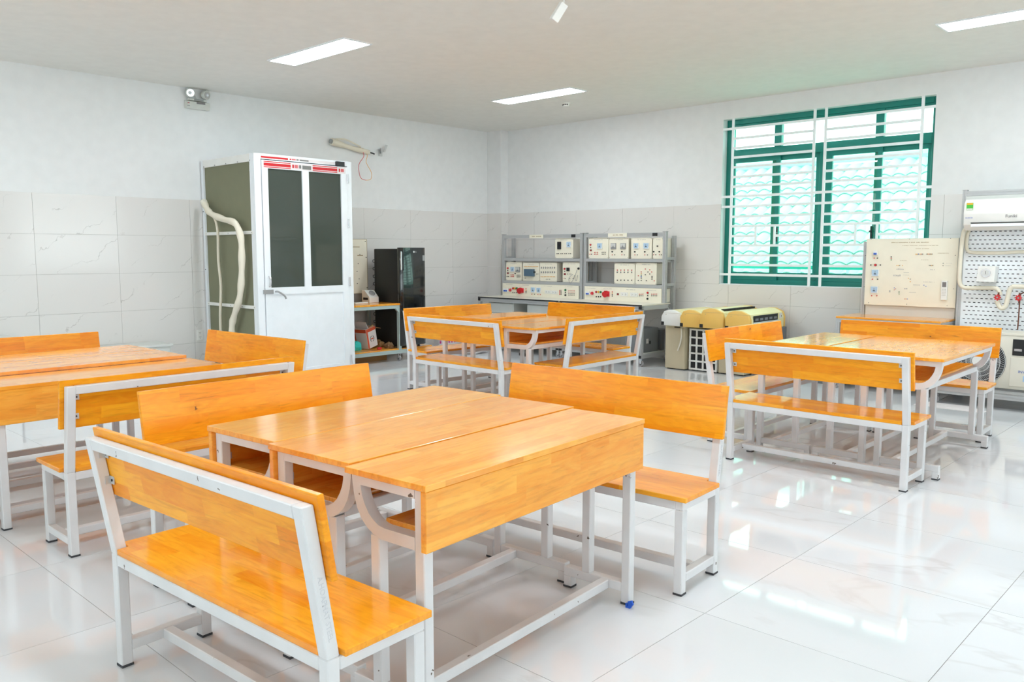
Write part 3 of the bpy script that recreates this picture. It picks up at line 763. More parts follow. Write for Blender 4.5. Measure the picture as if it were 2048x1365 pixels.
B().tube([(dx1 + 8.5, -.478, 1.14), (dx1 + 8.5 + .03, -.478, 1.12), (dx1 + 8.5 + .03, -.478, 1.05), (dx1 + 8.5, -.478, 1.03)], .007, 8).build('pull_handle', 'silver', door)
bx('closer_box', 'black', bt, *LB(bX1 + .004, bX1 + .03, 5.53, 5.64, 2.355, 2.405), bev=.002)
# printed protective tape on the door head and foot
rnd = random.Random(3)
def tape(y0, y1, z0, z1, x, rows):
    base = B().box(*LB(x, x + .0006, y0, y1, z0, z1)).build('printed_tape', 'boxwhite', bt)
    r = B(); g = B(); y = y0 + .01; X0, X1 = x + .0006, x + .0012; hz = z1 - z0
    while y < y1 - .05:
        e = min(y + .32, y1 - .01)
        for k in range(rows):
            zz = z0 + hz * (k + .15) / rows; h = hz * .7 / rows if rows == 1 else hz * (.42 if k == 1 else .12)
            if rows == 3: zz = z0 + hz * (.05, .28, .82)[k]
            r.box(*LB(X0, X1, y, e, zz, zz + h))
        q = e + .02
        zc0, zc1 = z0 + hz * .25, z0 + hz * .75
        r.box(*LB(X0, X1, q, q + .02, zc0, zc1)); q += .03
        for w in (.016, .016, .012):
            if q + w < y1: r.box(*LB(X0, X1, q, q + w * .7, zc0, zc1))
            q += w
        if q + .04 < y1: g.box(*LB(X0, X1, q + .01, q + .035, zc0, zc1))
        q += .05
        if q + .03 < y1: g.box(*LB(X0, X1, q, min(q + .11, y1 - .005), zc0 - hz * .08, zc1))
        q += .13
        y = q
        if y > y1 - .42: break
    r.build('red_print', 'red', base, kind='stuff'); g.build('grey_print', 'tapegrey', base, kind='stuff')
tape(4.625, 5.66, 2.274, 2.345, bX1 + .0125, 3); tape(4.60, 5.52, 2.369, 2.395, bX1 + .0045, 1); tape(4.70, 5.66, .018, .045, bX1 + .0045, 1)
# insulated refrigerant hoses running down its side
t = thing('insulated_hose', 'thick cream wrapped hose bending down the side of the booth', 'hose', (-8.55, 4.50, 0))
def W3(pts, c): return [(p[0] - c[0], p[1] - c[1], p[2] - c[2]) for p in pts]
c0 = (-8.55, 4.50, 0)
B().tube(W3([(-8.91, 4.475, 1.93), (-8.83, 4.46, 1.87), (-8.715, 4.455, 1.81), (-8.45, 4.455, 1.745), (-8.22, 4.455, 1.70), (-8.11, 4.455, 1.56), (-8.10, 4.455, 1.35), (-8.125, 4.455, 1.10), (-8.18, 4.455, .90), (-8.30, 4.455, .72), (-8.36, 4.455, .60), (-8.37, 4.455, .45)], c0), lambda u: .034 + .004 * sin(u * 60), 12, 5).build('wrapped_hose', 'foam', t, smooth=True)
B().tube(W3([(-8.372, 4.455, .50), (-8.374, 4.455, .46)], c0), .036, 12, 1).build('black_tape', 'black', t)
B().tube(W3([(-8.37, 4.455, .45), (-8.375, 4.455, .2), (-8.37, 4.46, .05)], c0), .030, 12).build('wrapped_hose', 'foam', t)
B().cyl(Vector(W3([(-8.94, 4.478, 1.955)], c0)[0]), Vector(W3([(-8.905, 4.475, 1.925)], c0)[0]), .040, 12, .034).build('frayed_end', 'creamd', t)
t = thing('insulated_hose', 'thin cream hose hanging straight down the booth side panel', 'hose', (-8.64, 4.49, 0))
c0 = (-8.64, 4.49, 0)
B().tube(W3([(-8.715, 4.46, 1.79), (-8.66, 4.468, 1.74), (-8.625, 4.47, 1.60), (-8.635, 4.47, 1.30), (-8.60, 4.47, 1.02), (-8.64, 4.47, .70), (-8.645, 4.47, .30), (-8.64, 4.47, .05)], c0), .015, 10).build('thin_hose', 'foam', t, smooth=True)

# ------------------------------------------------------------------ casters and profile helpers
def caster(parent, x, y, ztop, r=.035, rz=0.0):
    c = B().box(x - .022, x + .022, y - .022, y + .022, ztop - .006, ztop)
    c.slab([(x - .018, ztop - .006), (x + .018, ztop - .006), (x + .012, r), (x - .005, r - .01)], 'y', y - .020, y - .015)
    c.slab([(x - .018, ztop - .006), (x + .018, ztop - .006), (x + .012, r), (x - .005, r - .01)], 'y', y + .015, y + .020)
    o = c.build('caster', 'silver', parent)
    B().cyl((x, y - .012, r), (x, y + .012, r), r, 18).build('wheel', 'caster', o)
    B().cyl((x, y - .0145, r), (x, y + .0145, r), r * .45, 12).build('wheel_hub', 'black', o)
    return o
def profile(name, parent, x0, x1, y0, y1, z0, z1, mat='alu'):
    """aluminium slot profile: square bar with a recessed groove on every long side"""
    d = (x1 - x0, y1 - y0, z1 - z0); ax = d.index(max(d)); g = .0035
    b = B(); lo = [x0, y0, z0]; hi = [x1, y1, z1]; cs = [i for i in range(3) if i != ax]
    b.box(*(v for i in range(3) for v in ((lo[i] + g, hi[i] - g) if i != ax else (lo[i], hi[i]))))
    for i, j in ((0, 0), (0, 1), (1, 0), (1, 1)):
        l, h = list(lo), list(hi)
        for k, s in zip(cs, (i, j)):
            w = (hi[k] - lo[k]) * .40
            if s == 0: h[k] = lo[k] + w
            else: l[k] = hi[k] - w
        b.box(l[0], h[0], l[1], h[1], l[2], h[2])
    return b.build(name, mat, parent)

# ------------------------------------------------------------------ fridge and its wheeled bench
t = thing('wheeled_bench', 'wood-topped aluminium bench on casters to the right of the booth', 'bench', (-8.7, 6.5, 0))
def Lw(x0, x1, y0, y1, z0, z1): return (x0 + 8.7, x1 + 8.7, y0 - 6.5, y1 - 6.5, z0, z1)
X1 = -8.33
bx('worktop', 'wood', t, *Lw(-9.02, X1 + .005, 5.80, 6.79, .722, .745), bev=.002)
profile('top_rail', t, *Lw(X1 - .04, X1, 5.80, 6.78, .680, .720), mat='alugreen'); profile('top_rail', t, *Lw(-9.01, -8.97, 5.80, 6.78, .680, .720), mat='alugreen')
profile('end_rail', t, *Lw(-8.97, X1 - .04, 6.74, 6.78, .680, .720), mat='alugreen')
for x in (-9.01, X1 - .04): profile('post', t, *Lw(x, x + .04, 6.735, 6.775, .148, .680), mat='alugreen')
for x in (-9.01, X1 - .04): profile('post', t, *Lw(x, x + .04, 5.82, 5.86, .148, .680), mat='alugreen')
profile('base_rail', t, *Lw(X1 - .04, X1, 5.80, 7.32, .100, .146), mat='alugreen'); profile('base_rail', t, *Lw(-9.01, -8.97, 5.80, 7.32, .100, .146), mat='alugreen')
profile('end_rail', t, *Lw(-8.97, X1 - .04, 7.28, 7.32, .100, .146), mat='alugreen')
bx('shelf_board', 'wood', t, *Lw(-9.0, X1 - .01, 5.80, 7.30, .1465, .162))
B().slab([(6.735 - 6.5, .68), (6.69 - 6.5, .68), (6.735 - 6.5, .63)], 'x', X1 - .035 + 8.7, X1 - .005 + 8.7).build('corner_brace', 'alugreen', t)
caster(t, X1 - .02 + 8.7, 6.745 - 6.5, .100); caster(t, -8.98 + 8.7, 6.745 - 6.5, .100); caster(t, X1 - .02 + 8.7, 7.28 - 6.5, .100); caster(t, X1 - .02 + 8.7, 5.84 - 6.5, .100)
caster(t, -8.98 + 8.7, 7.28 - 6.5, .100); caster(t, -8.98 + 8.7, 5.84 - 6.5, .100)
f = thing('fridge', 'glossy black single-door fridge in front of the tiled wall', 'fridge', (-8.6, 6.965, .163))
B().box(-.26, .225, -.205, .205, .02, 1.275, bev=.012).build('cabinet', 'fridgeside', f, smooth=True)
dr = B().slab([(.232, -.212), (.280, -.212), (.298, -.17), (.302, 0), (.298, .17), (.280, .212), (.232, .212)], 'z', .03, 1.290, bev=.005).build('door', 'fridge', f, smooth=True)
B().box(.225, .232, -.20, .20, .04, 1.27).build('door_gasket', 'dark', dr)
B().box(.287, .306, -.205, -.190, 1.005, 1.240, bev=.003).build('door_handle', 'silver', dr)
B().box(.294, .304, -.182, -.165, 1.0, 1.245).build('handle_recess', 'dark', dr)
B().cyl((.300, .005, 1.235), (.304, .005, 1.235), .012, 16).build('round_emblem', 'silver', dr)
writing('emblem', 'LG', .026, 'silver', dr, (.3035, .034, 1.235), (R(90), 0, R(90)))
B().box(.296, .3005, .155, .190, 1.12, 1.19).build('energy_label', 'metersh', dr)
for k in range(9): B().tube([(-.262, -.19, .30 + k * .10), (-.285, -.20, .30 + k * .10), (-.285, -.20, .33 + k * .10), (-.262, -.19, .33 + k * .10)], .005, 6, 2).build('condenser_loop', 'black', f)
for x in (-.2, .18):
    for y in (-.17, .17): B().cyl((x, y, 0), (x, y, .022), .018, 10).build('foot', 'black', f)
t = thing('demonstration_panel', 'cream panel with faded print standing behind the fridge-side bench top', 'panel', (-8.96, 6.5, .7455))
B().box(-.012, .012, -.5, .215, .11, .815, bev=.002).build('board', 'cream', t)
for a in ((-.5, .219, .813, .818), (.214, .219, .11, .813)): B().box(.008, .0135, *a).build('edge_strip', 'ink', t)
B().box(-.012, -.002, -.48, .20, .0, .11).build('stand', 'metersh', t)
b = B()
for y, z in ((.10, .62), (.07, .50), (.08, .30), (.05, .40), (.05, .24), (.19, .79), (.20, .58), (.205, .18)): b.cyl((.012, y, z), (.016, y, z), .006, 8)
b.build('terminals', 'dark', t, kind='stuff')
b = B()
for y0, y1, z in ((-.1, .10, .71), (.06, .15, .60)): b.box(.012, .0126, y0, y1, z, z + .012)
b.build('faded_title', 'ink', t)
t = thing('gauge_box', 'white sloped gauge box on the bench top beside the booth', 'gauge', (-8.72, 6.60, .7455))
B().slab([(-.10, 0), (.06, 0), (.06, .07), (-.04, .16), (-.10, .16)], 'y', -.075, .075, bev=.003).build('case', 'whiteplastic', t)
rq = Matrix.Rotation(R(42), 4, 'Y')
B().cyl((.012, 0, .116), (.020, 0, .125), .042, 20).build('dial_ring', 'silver', t)
B().cyl((.019, 0, .124), (.021, 0, .1265), .034, 20).build('dial', 'metersh', t)
B().box(-.07, .03, -.077, -.075, .035, .065, bev=.0).build('side_slot', 'dark', t)
t = thing('white_slab', 'small white slab lying on the bench top by the booth corner', 'block', (-8.6, 6.33, .7455))
B().box(-.04, .04, -.10, .10, 0, .018, bev=.003).build('slab', 'whiteplastic', t); 
# carton and packing rubbish on the lower shelf
t = thing('opened_carton', 'tilted white and orange-red opened carton on the lower shelf', 'box', (-8.62, 6.42, .163), rz=R(14))
tl = Matrix.Rotation(R(12), 4, 'X')
def cb(nm, mat, *a, **k): return B().box(*a, rot=tl, piv=(0, 0, 0), **k).build(nm, mat, t)
cb('carton', 'boxwhite', -.10, .10, -.06, .13, .018, .275)
cb('print_band', 'orangep', .1003, .1011, -.058, .128, .23, .272); cb('print_band', 'orangep', .1003, .1011, -.058, -.03, .02, .23)
cb('print_band', 'orangep', -.098, .098, -.0612, -.0604, .23, .272); cb('print_band', 'orangep', -.098, -.075, -.0612, -.0604, .02, .23)
b = B()
for k in range(20):
    if k in (4, 5, 14, 15): continue
    a = k * pi / 10; b.box(.1005, .1013, .04 + .036 * cos(a) - .006, .04 + .036 * cos(a) + .006, .13 + .036 * sin(a) - .006, .13 + .036 * sin(a) + .006, rot=tl, piv=(0, 0, 0))
b.build('round_print', 'greytext', t)
cb('print_band', 'orangep', .1005, .1013, .015, .065, .122, .138)
B().slab([(-.06, .272), (.10, .30), (.12, .26), (-.05, .262)], 'x', .095, .10, rot=tl, piv=(0, 0, 0)).build('carton_flap', 'card', t)
B().box(-.10, .10, -.065, -.06, .27, .37, rot=Matrix.Rotation(R(32), 4, 'X'), piv=(0, -.06, .27)).build('carton_flap', 'boxwhite', t)
B().box(-.10, .10, .10, .19, .270, .275, rot=Matrix.Rotation(R(-12), 4, 'X'), piv=(0, .1, .27)).build('carton_flap', 'card', t)
def crumple(name, label, loc, sx, sy, sz, mat, seed, cat='paper'):
    rn = random.Random(seed); bm = bmesh.new(); bmesh.ops.create_icosphere(bm, subdivisions=3, radius=1)
    for v in bm.verts:
        n = v.co.normalized(); f = 1 + .22 * sin(n.x * 7 + seed) * cos(n.y * 6 + seed) + rn.uniform(-.10, .10)
        v.co = Vector((n.x * f * sx, n.y * f * sy, max(n.z * f, -.55) * sz + .55 * sz))
    b = B(); b.bm.free(); b.bm = bm; o = b.build(name, mat, None, loc=loc); return tag(o, label, cat)
crumple('crumpled_paper', 'crumpled brown wrapping paper on the shelf beside the opened carton', (-8.45, 6.67, .163), .06, .05, .05, 'cardd', 5)
crumple('crumpled_paper', 'pale crumpled packing paper on the shelf before the fridge base', (-8.74, 6.70, .163), .11, .055, .055, 'card', 9)
crumple('plastic_scoop', 'turquoise plastic piece leaning at the booth side of the shelf', (-8.56, 6.22, .163), .05, .085, .075, 'turq', 2, 'scrap')
crumple('red_scrap', 'small red scrap in front of the opened carton', (-8.44, 6.50, .163), .02, .035, .018, 'red', 4, 'scrap')
t = thing('flat_carton', 'flat brown carton on the floor under the wheeled bench', 'box', (-8.70, 6.42, 0))
B().box(-.24, .16, -.50, .28, .001, .072, bev=.003).build('carton', 'card', t)
t = thing('printed_package', 'white and magenta printed package on the floor beyond the fridge', 'package', (-8.85, 8.0, 0))
B().box(-.06, .06, -.17, .17, .0, .20, bev=.012).build('package', 'boxwhite', t)
b = B()
for k in range(12): b.box(.0605, .0615, -.16 + (k % 6) * .055, -.13 + (k % 6) * .055, .10 + .045 * (k // 6), .135 + .045 * (k // 6))
b.build('magenta_print', 'pink', t)
crumple('white_plastic_bag', 'crumpled white plastic bag on the floor near the package', (-8.3, 8.0, 0), .20, .22, .07, 'boxwhite', 12, 'bag')
# ------------------------------------------------------------------ test racks
RIGHT_PANELS = [('a',-6.981,1.311,0.336,0.275,[('lr',0.039,0.183,0.031,0.025),('k',0.04,0.145,0.016,0.012),('sw',0.042,0.109,0.029,0.023),('mb',0.194,0.166,0.088,0.083),('r',0.106,0.083,0.014,0.011),('r',0.131,0.083,0.014,0.011),('r',0.157,0.083,0.014,0.011),('r',0.106,0.058,0.014,0.011),('r',0.131,0.059,0.014,0.011),('r',0.157,0.059,0.014,0.011),('k',0.234,0.083,0.014,0.011),('k',0.26,0.083,0.014,0.011),('k',0.285,0.083,0.014,0.011),('k',0.235,0.059,0.014,0.011),('k',0.26,0.059,0.014,0.011),('k',0.285,0.059,0.014,0.011),('r',0.029,0.058,0.015,0.011),('k',0.055,0.058,0.015,0.011)]),('b',-6.642,1.313,0.319,0.269,[('mg',0.079,0.163,0.085,0.079),('mg',0.233,0.162,0.084,0.078),('kn',0.061,0.091,0.021,0.017),('kn',0.216,0.091,0.021,0.017),('r',0.061,0.049,0.014,0.011),('r',0.216,0.05,0.014,0.011),('k',0.1,0.05,0.014,0.011),('k',0.254,0.05,0.014,0.011)]),('c',-6.287,1.313,0.323,0.265,[('mb',0.083,0.165,0.086,0.077),('mb',0.238,0.164,0.088,0.079),('kn',0.064,0.09,0.02,0.017),('kn',0.217,0.09,0.02,0.017),('r',0.065,0.05,0.013,0.011),('r',0.218,0.05,0.013,0.011),('k',0.103,0.05,0.013,0.011),('k',0.256,0.05,0.013,0.011)]),('d',-5.954,1.312,0.161,0.263,[('kn',0.073,0.16,0.02,0.016),('kn',0.019,0.091,0.02,0.017),('kn',0.102,0.091,0.019,0.016),('r',0.019,0.052,0.013,0.011),('r',0.103,0.052,0.013,0.011),('k',0.049,0.052,0.013,0.011),('k',0.132,0.052,0.013,0.011)]),('e',-6.549,0.989,0.33,0.269,[('r',0.053,0.178,0.016,0.013),('r',0.109,0.179,0.016,0.013),('r',0.165,0.18,0.016,0.013),('r',0.223,0.181,0.016,0.013),('r',0.281,0.181,0.015,0.013),('tg',0.053,0.151,0.013,0.021),('tg',0.109,0.151,0.013,0.021),('tg',0.166,0.152,0.013,0.021),('tg',0.223,0.153,0.012,0.02),('tg',0.281,0.154,0.012,0.02),('k',0.055,0.046,0.016,0.013),('k',0.111,0.048,0.016,0.013),('k',0.168,0.049,0.016,0.013),('k',0.225,0.05,0.016,0.013),('k',0.283,0.051,0.015,0.013)]),('f',-6.214,0.985,0.326,0.276,[('r',0.156,0.199,0.014,0.012),('r',0.223,0.189,0.014,0.012),('r',0.253,0.163,0.014,0.012),('r',0.05,0.111,0.014,0.012),('r',0.094,0.161,0.014,0.012),('r',0.294,0.051,0.014,0.012),('k',0.197,0.162,0.014,0.012),('k',0.224,0.137,0.014,0.012),('k',0.157,0.126,0.014,0.012),('k',0.096,0.082,0.014,0.012),('k',0.05,0.05,0.014,0.012),('k',0.096,0.051,0.014,0.012),('k',0.174,0.051,0.014,0.012),('k',0.259,0.107,0.014,0.012),('k',0.259,0.09,0.014,0.012),('k',0.259,0.071,0.014,0.012),('y',0.095,0.141,0.014,0.012),('g',0.095,0.12,0.014,0.012),('u',0.095,0.101,0.014,0.012)]),('baseR',-7.019,0.748,1.229,0.193,[('br',0.068,0.097,0.068,0.045),('mu',0.142,0.097,0.051,0.041),('lr',0.204,0.116,0.035,0.028),('ly',0.241,0.118,0.035,0.028),('lg',0.279,0.117,0.035,0.028),('pl',0.382,0.099,0.095,0.077),('sw',0.559,0.099,0.03,0.024),('so',0.659,0.1,0.115,0.073),('so',0.815,0.101,0.118,0.072),('lr',1.025,0.133,0.034,0.028),('k',1.026,0.096,0.018,0.015),('kn',1.024,0.056,0.028,0.024),('k',0.206,0.053,0.02,0.016),('k',0.243,0.054,0.02,0.016),('k',0.279,0.056,0.02,0.016),('r',0.469,0.128,0.014,0.011),('y',0.47,0.109,0.014,0.011),('k',0.47,0.089,0.014,0.011),('k',0.47,0.069,0.014,0.011),('r',0.902,0.11,0.013,0.011),('r',0.927,0.111,0.013,0.011),('r',0.952,0.112,0.013,0.011),('k',0.902,0.089,0.013,0.011),('k',0.927,0.09,0.013,0.011),('k',0.953,0.09,0.013,0.011),('r',1.084,0.117,0.013,0.011),('r',1.11,0.118,0.013,0.011),('r',1.135,0.119,0.013,0.011),('r',1.161,0.12,0.013,0.011),('k',1.084,0.096,0.013,0.011),('k',1.11,0.097,0.013,0.011),('k',1.136,0.098,0.013,0.011),('k',1.161,0.099,0.013,0.011)])]
LEFT_PANELS = [('g',-7.571,1.312,0.324,0.274,[('bk',0.082,0.176,0.062,0.103),('mb',0.252,0.188,0.086,0.085),('k',0.039,0.064,0.014,0.01),('k',0.066,0.064,0.014,0.01),('k',0.111,0.064,0.013,0.01),('k',0.14,0.064,0.013,0.01),('k',0.181,0.064,0.013,0.01),('k',0.21,0.064,0.013,0.01),('k',0.253,0.064,0.013,0.01),('k',0.283,0.064,0.013,0.01)]),('h',-8.521,0.989,0.319,0.268,[('lr',0.042,0.178,0.035,0.026),('k',0.042,0.143,0.018,0.013),('sw',0.044,0.104,0.033,0.024),('mb',0.141,0.163,0.088,0.077),('mg',0.245,0.16,0.084,0.077),('kn',0.193,0.102,0.022,0.016),('r',0.108,0.079,0.016,0.012),('r',0.133,0.08,0.016,0.012),('r',0.158,0.08,0.016,0.012),('r',0.108,0.055,0.016,0.012),('r',0.133,0.056,0.016,0.012),('r',0.158,0.056,0.016,0.012),('k',0.233,0.079,0.016,0.012),('k',0.259,0.079,0.016,0.012),('k',0.284,0.08,0.016,0.012),('k',0.233,0.054,0.016,0.012),('k',0.259,0.055,0.016,0.012),('k',0.285,0.055,0.016,0.012),('k',0.029,0.055,0.017,0.012),('k',0.057,0.055,0.016,0.012)]),('i',-8.184,0.993,0.325,0.263,[('bl',0.146,0.12,0.181,0.103),('o',0.037,0.204,0.011,0.008),('o',0.058,0.204,0.011,0.008),('o',0.08,0.204,0.011,0.008),('o',0.102,0.204,0.011,0.008),('o',0.124,0.205,0.011,0.008),('o',0.146,0.205,0.011,0.008),('o',0.167,0.205,0.011,0.008),('o',0.189,0.205,0.011,0.008),('o',0.21,0.206,0.011,0.008),('o',0.232,0.206,0.011,0.008),('o',0.253,0.206,0.011,0.008),('o',0.275,0.206,0.011,0.008),('o',0.296,0.207,0.011,0.008),('k',0.272,0.102,0.011,0.008),('k',0.298,0.102,0.011,0.008),('k',0.031,0.039,0.011,0.008),('k',0.059,0.04,0.011,0.008)]),('j',-7.853,0.987,0.319,0.267,[('tg',0.035,0.193,0.014,0.032),('tg',0.076,0.193,0.014,0.032),('tg',0.117,0.194,0.014,0.032),('tg',0.158,0.194,0.014,0.031),('tg',0.198,0.195,0.014,0.031),('tg',0.238,0.195,0.014,0.031),('tg',0.278,0.196,0.014,0.031),('tg',0.035,0.129,0.014,0.032),('tg',0.076,0.13,0.014,0.032),('tg',0.117,0.131,0.014,0.032),('tg',0.158,0.131,0.014,0.031),('tg',0.198,0.132,0.014,0.031),('tg',0.239,0.133,0.014,0.031),('tg',0.279,0.133,0.014,0.031),('o',0.03,0.065,0.013,0.01),('o',0.058,0.065,0.013,0.01),('o',0.086,0.066,0.013,0.01),('o',0.114,0.067,0.013,0.01),('o',0.142,0.067,0.013,0.01),('o',0.17,0.068,0.013,0.01),('o',0.198,0.068,0.013,0.01),('o',0.225,0.069,0.013,0.01),('o',0.253,0.069,0.013,0.01),('o',0.28,0.07,0.013,0.01),('k',0.124,0.032,0.012,0.009),('k',0.156,0.032,0.012,0.009),('k',0.189,0.033,0.012,0.009)]),('l',-7.432,0.98,0.32,0.273,[('lr',0.039,0.182,0.034,0.026),('k',0.041,0.148,0.016,0.012),('sw',0.043,0.111,0.031,0.024),('bk',0.104,0.176,0.047,0.047),('kn',0.285,0.19,0.037,0.029),('k',0.09,0.112,0.011,0.009),('k',0.123,0.113,0.011,0.009),('k',0.151,0.113,0.011,0.009),('r',0.031,0.051,0.011,0.009),('k',0.055,0.049,0.011,0.009),('k',0.132,0.051,0.011,0.009),('k',0.19,0.052,0.011,0.009)]),('baseL',-8.56,0.741,1.444,0.208,[('br',0.077,0.098,0.095,0.051),('mu',0.169,0.099,0.053,0.038),('lr',0.218,0.126,0.04,0.029),('ly',0.255,0.127,0.04,0.029),('lg',0.293,0.128,0.04,0.029),('pl',0.383,0.103,0.101,0.074),('mb',0.613,0.115,0.086,0.082),('mb',0.72,0.114,0.085,0.082),('so',0.89,0.095,0.116,0.066),('so',1.011,0.093,0.114,0.065),('lg',1.211,0.132,0.038,0.029),('k',1.211,0.097,0.02,0.016),('kn',1.212,0.061,0.031,0.024),('k',0.215,0.064,0.018,0.013),('k',0.253,0.065,0.017,0.013),('k',0.29,0.066,0.017,0.013),('r',0.474,0.129,0.016,0.012),('y',0.474,0.108,0.016,0.012),('k',0.474,0.088,0.016,0.012),('k',0.474,0.069,0.016,0.012),('r',0.587,0.052,0.014,0.011),('r',0.702,0.053,0.014,0.011),('r',0.75,0.053,0.014,0.011),('k',0.639,0.054,0.014,0.011),('r',1.107,0.126,0.015,0.011),('r',1.107,0.106,0.015,0.011),('r',1.107,0.087,0.015,0.011),('r',1.107,0.068,0.015,0.011),('k',1.132,0.127,0.015,0.011),('k',1.132,0.107,0.015,0.011),('k',1.132,0.088,0.015,0.011),('k',1.132,0.069,0.015,0.011),('r',1.269,0.127,0.01,0.008),('r',1.293,0.128,0.01,0.008),('r',1.318,0.129,0.01,0.008),('r',1.342,0.129,0.01,0.008),('r',1.366,0.13,0.01,0.008),('r',1.269,0.106,0.01,0.008),('r',1.294,0.106,0.01,0.008),('r',1.318,0.107,0.01,0.008),('r',1.342,0.108,0.01,0.008),('r',1.366,0.109,0.01,0.008),('k',1.269,0.084,0.01,0.008),('k',1.294,0.085,0.01,0.008),('k',1.318,0.086,0.01,0.008),('k',1.342,0.087,0.01,0.008),('k',1.366,0.087,0.01,0.008),('k',1.27,0.063,0.01,0.008),('k',1.294,0.064,0.01,0.008),('k',1.318,0.064,0.01,0.008),('k',1.342,0.065,0.01,0.008),('k',1.367,0.066,0.01,0.008)])]
BOARD_SPEC = [('board',-3.29,0.846,0.884,0.689,[('br',0.101,0.542,0.041,0.045),('mb',0.106,0.334,0.078,0.076),('mb',0.103,0.159,0.078,0.076),('lr',0.103,0.416,0.031,0.032),('re',0.778,0.173,0.057,0.191),('r',0.088,0.488,0.013,0.013),('k',0.119,0.488,0.013,0.013),('k',0.056,0.416,0.013,0.013),('k',0.153,0.417,0.012,0.013),('r',0.079,0.269,0.013,0.013),('k',0.131,0.27,0.013,0.013),('r',0.079,0.096,0.013,0.013),('r',0.132,0.098,0.013,0.013),('k',0.257,0.502,0.011,0.011),('r',0.258,0.486,0.011,0.011),('g',0.259,0.47,0.011,0.011),('y',0.495,0.53,0.008,0.008),('o',0.505,0.53,0.008,0.008),('k',0.516,0.531,0.008,0.008),('o',0.536,0.531,0.008,0.008),('r',0.548,0.531,0.008,0.008),('k',0.558,0.531,0.008,0.008),('k',0.598,0.531,0.008,0.008),('o',0.608,0.531,0.007,0.008),('r',0.619,0.531,0.007,0.008),('k',0.629,0.531,0.007,0.008),('o',0.639,0.531,0.007,0.008),('k',0.646,0.531,0.007,0.008),('u',0.521,0.531,0.008,0.008),('k',0.602,0.531,0.008,0.008),('y',0.316,0.414,0.008,0.008),('o',0.331,0.414,0.008,0.008),('k',0.344,0.415,0.008,0.008),('y',0.371,0.415,0.008,0.008),('k',0.626,0.419,0.007,0.008),('k',0.638,0.419,0.007,0.008),('o',0.648,0.419,0.007,0.008),('k',0.658,0.419,0.007,0.008),('k',0.752,0.44,0.007,0.008),('k',0.752,0.417,0.007,0.008),('o',0.435,0.286,0.007,0.007),('k',0.453,0.278,0.008,0.008),('y',0.454,0.252,0.008,0.008),('u',0.585,0.22,0.008,0.008),('u',0.605,0.211,0.008,0.008),('u',0.302,0.185,0.007,0.007),('r',0.316,0.175,0.007,0.007),('r',0.302,0.165,0.007,0.007),('g',0.351,0.148,0.007,0.007),('g',0.352,0.137,0.007,0.007),('g',0.353,0.123,0.007,0.007),('r',0.41,0.076,0.007,0.007),('o',0.422,0.077,0.007,0.007),('u',0.434,0.077,0.007,0.007),('k',0.047,0.682,0.006,0.006),('k',0.426,0.682,0.006,0.006),('k',0.806,0.683,0.005,0.006),('k',-0.003,0.515,0.006,0.006),('k',0.858,0.518,0.005,0.006),('k',-0.002,0.188,0.006,0.006),('k',0.86,0.192,0.005,0.006),('k',0.051,0.022,0.006,0.006),('k',0.43,0.023,0.006,0.006),('k',0.809,0.025,0.005,0.006),('tx',0.431,0.647,0.357,0.01),('tx',0.529,0.617,0.338,0.007),('tx',0.747,0.539,0.1,0.007),('tx',0.582,0.473,0.068,0.007),('tx',0.353,0.375,0.078,0.018),('tx',0.326,0.312,0.079,0.021),('tx',0.41,0.343,0.056,0.005),('tx',0.411,0.319,0.056,0.005),('tx',0.629,0.253,0.102,0.007),('tx',0.48,0.145,0.07,0.007),('tx',0.551,0.584,0.124,0.007),('tx',0.375,0.464,0.064,0.006),('tx',0.804,0.441,0.053,0.004),('tx',0.795,0.417,0.053,0.004),('tx',0.657,0.376,0.047,0.012),('tx',0.251,0.148,0.044,0.026),('tx',0.417,0.18,0.039,0.019),('tx',0.514,0.22,0.063,0.009)])]
YR = 8.90
DOTS = dict(r='red', k='black', g='greenl', y='yellow', u='blue', o='yellow')
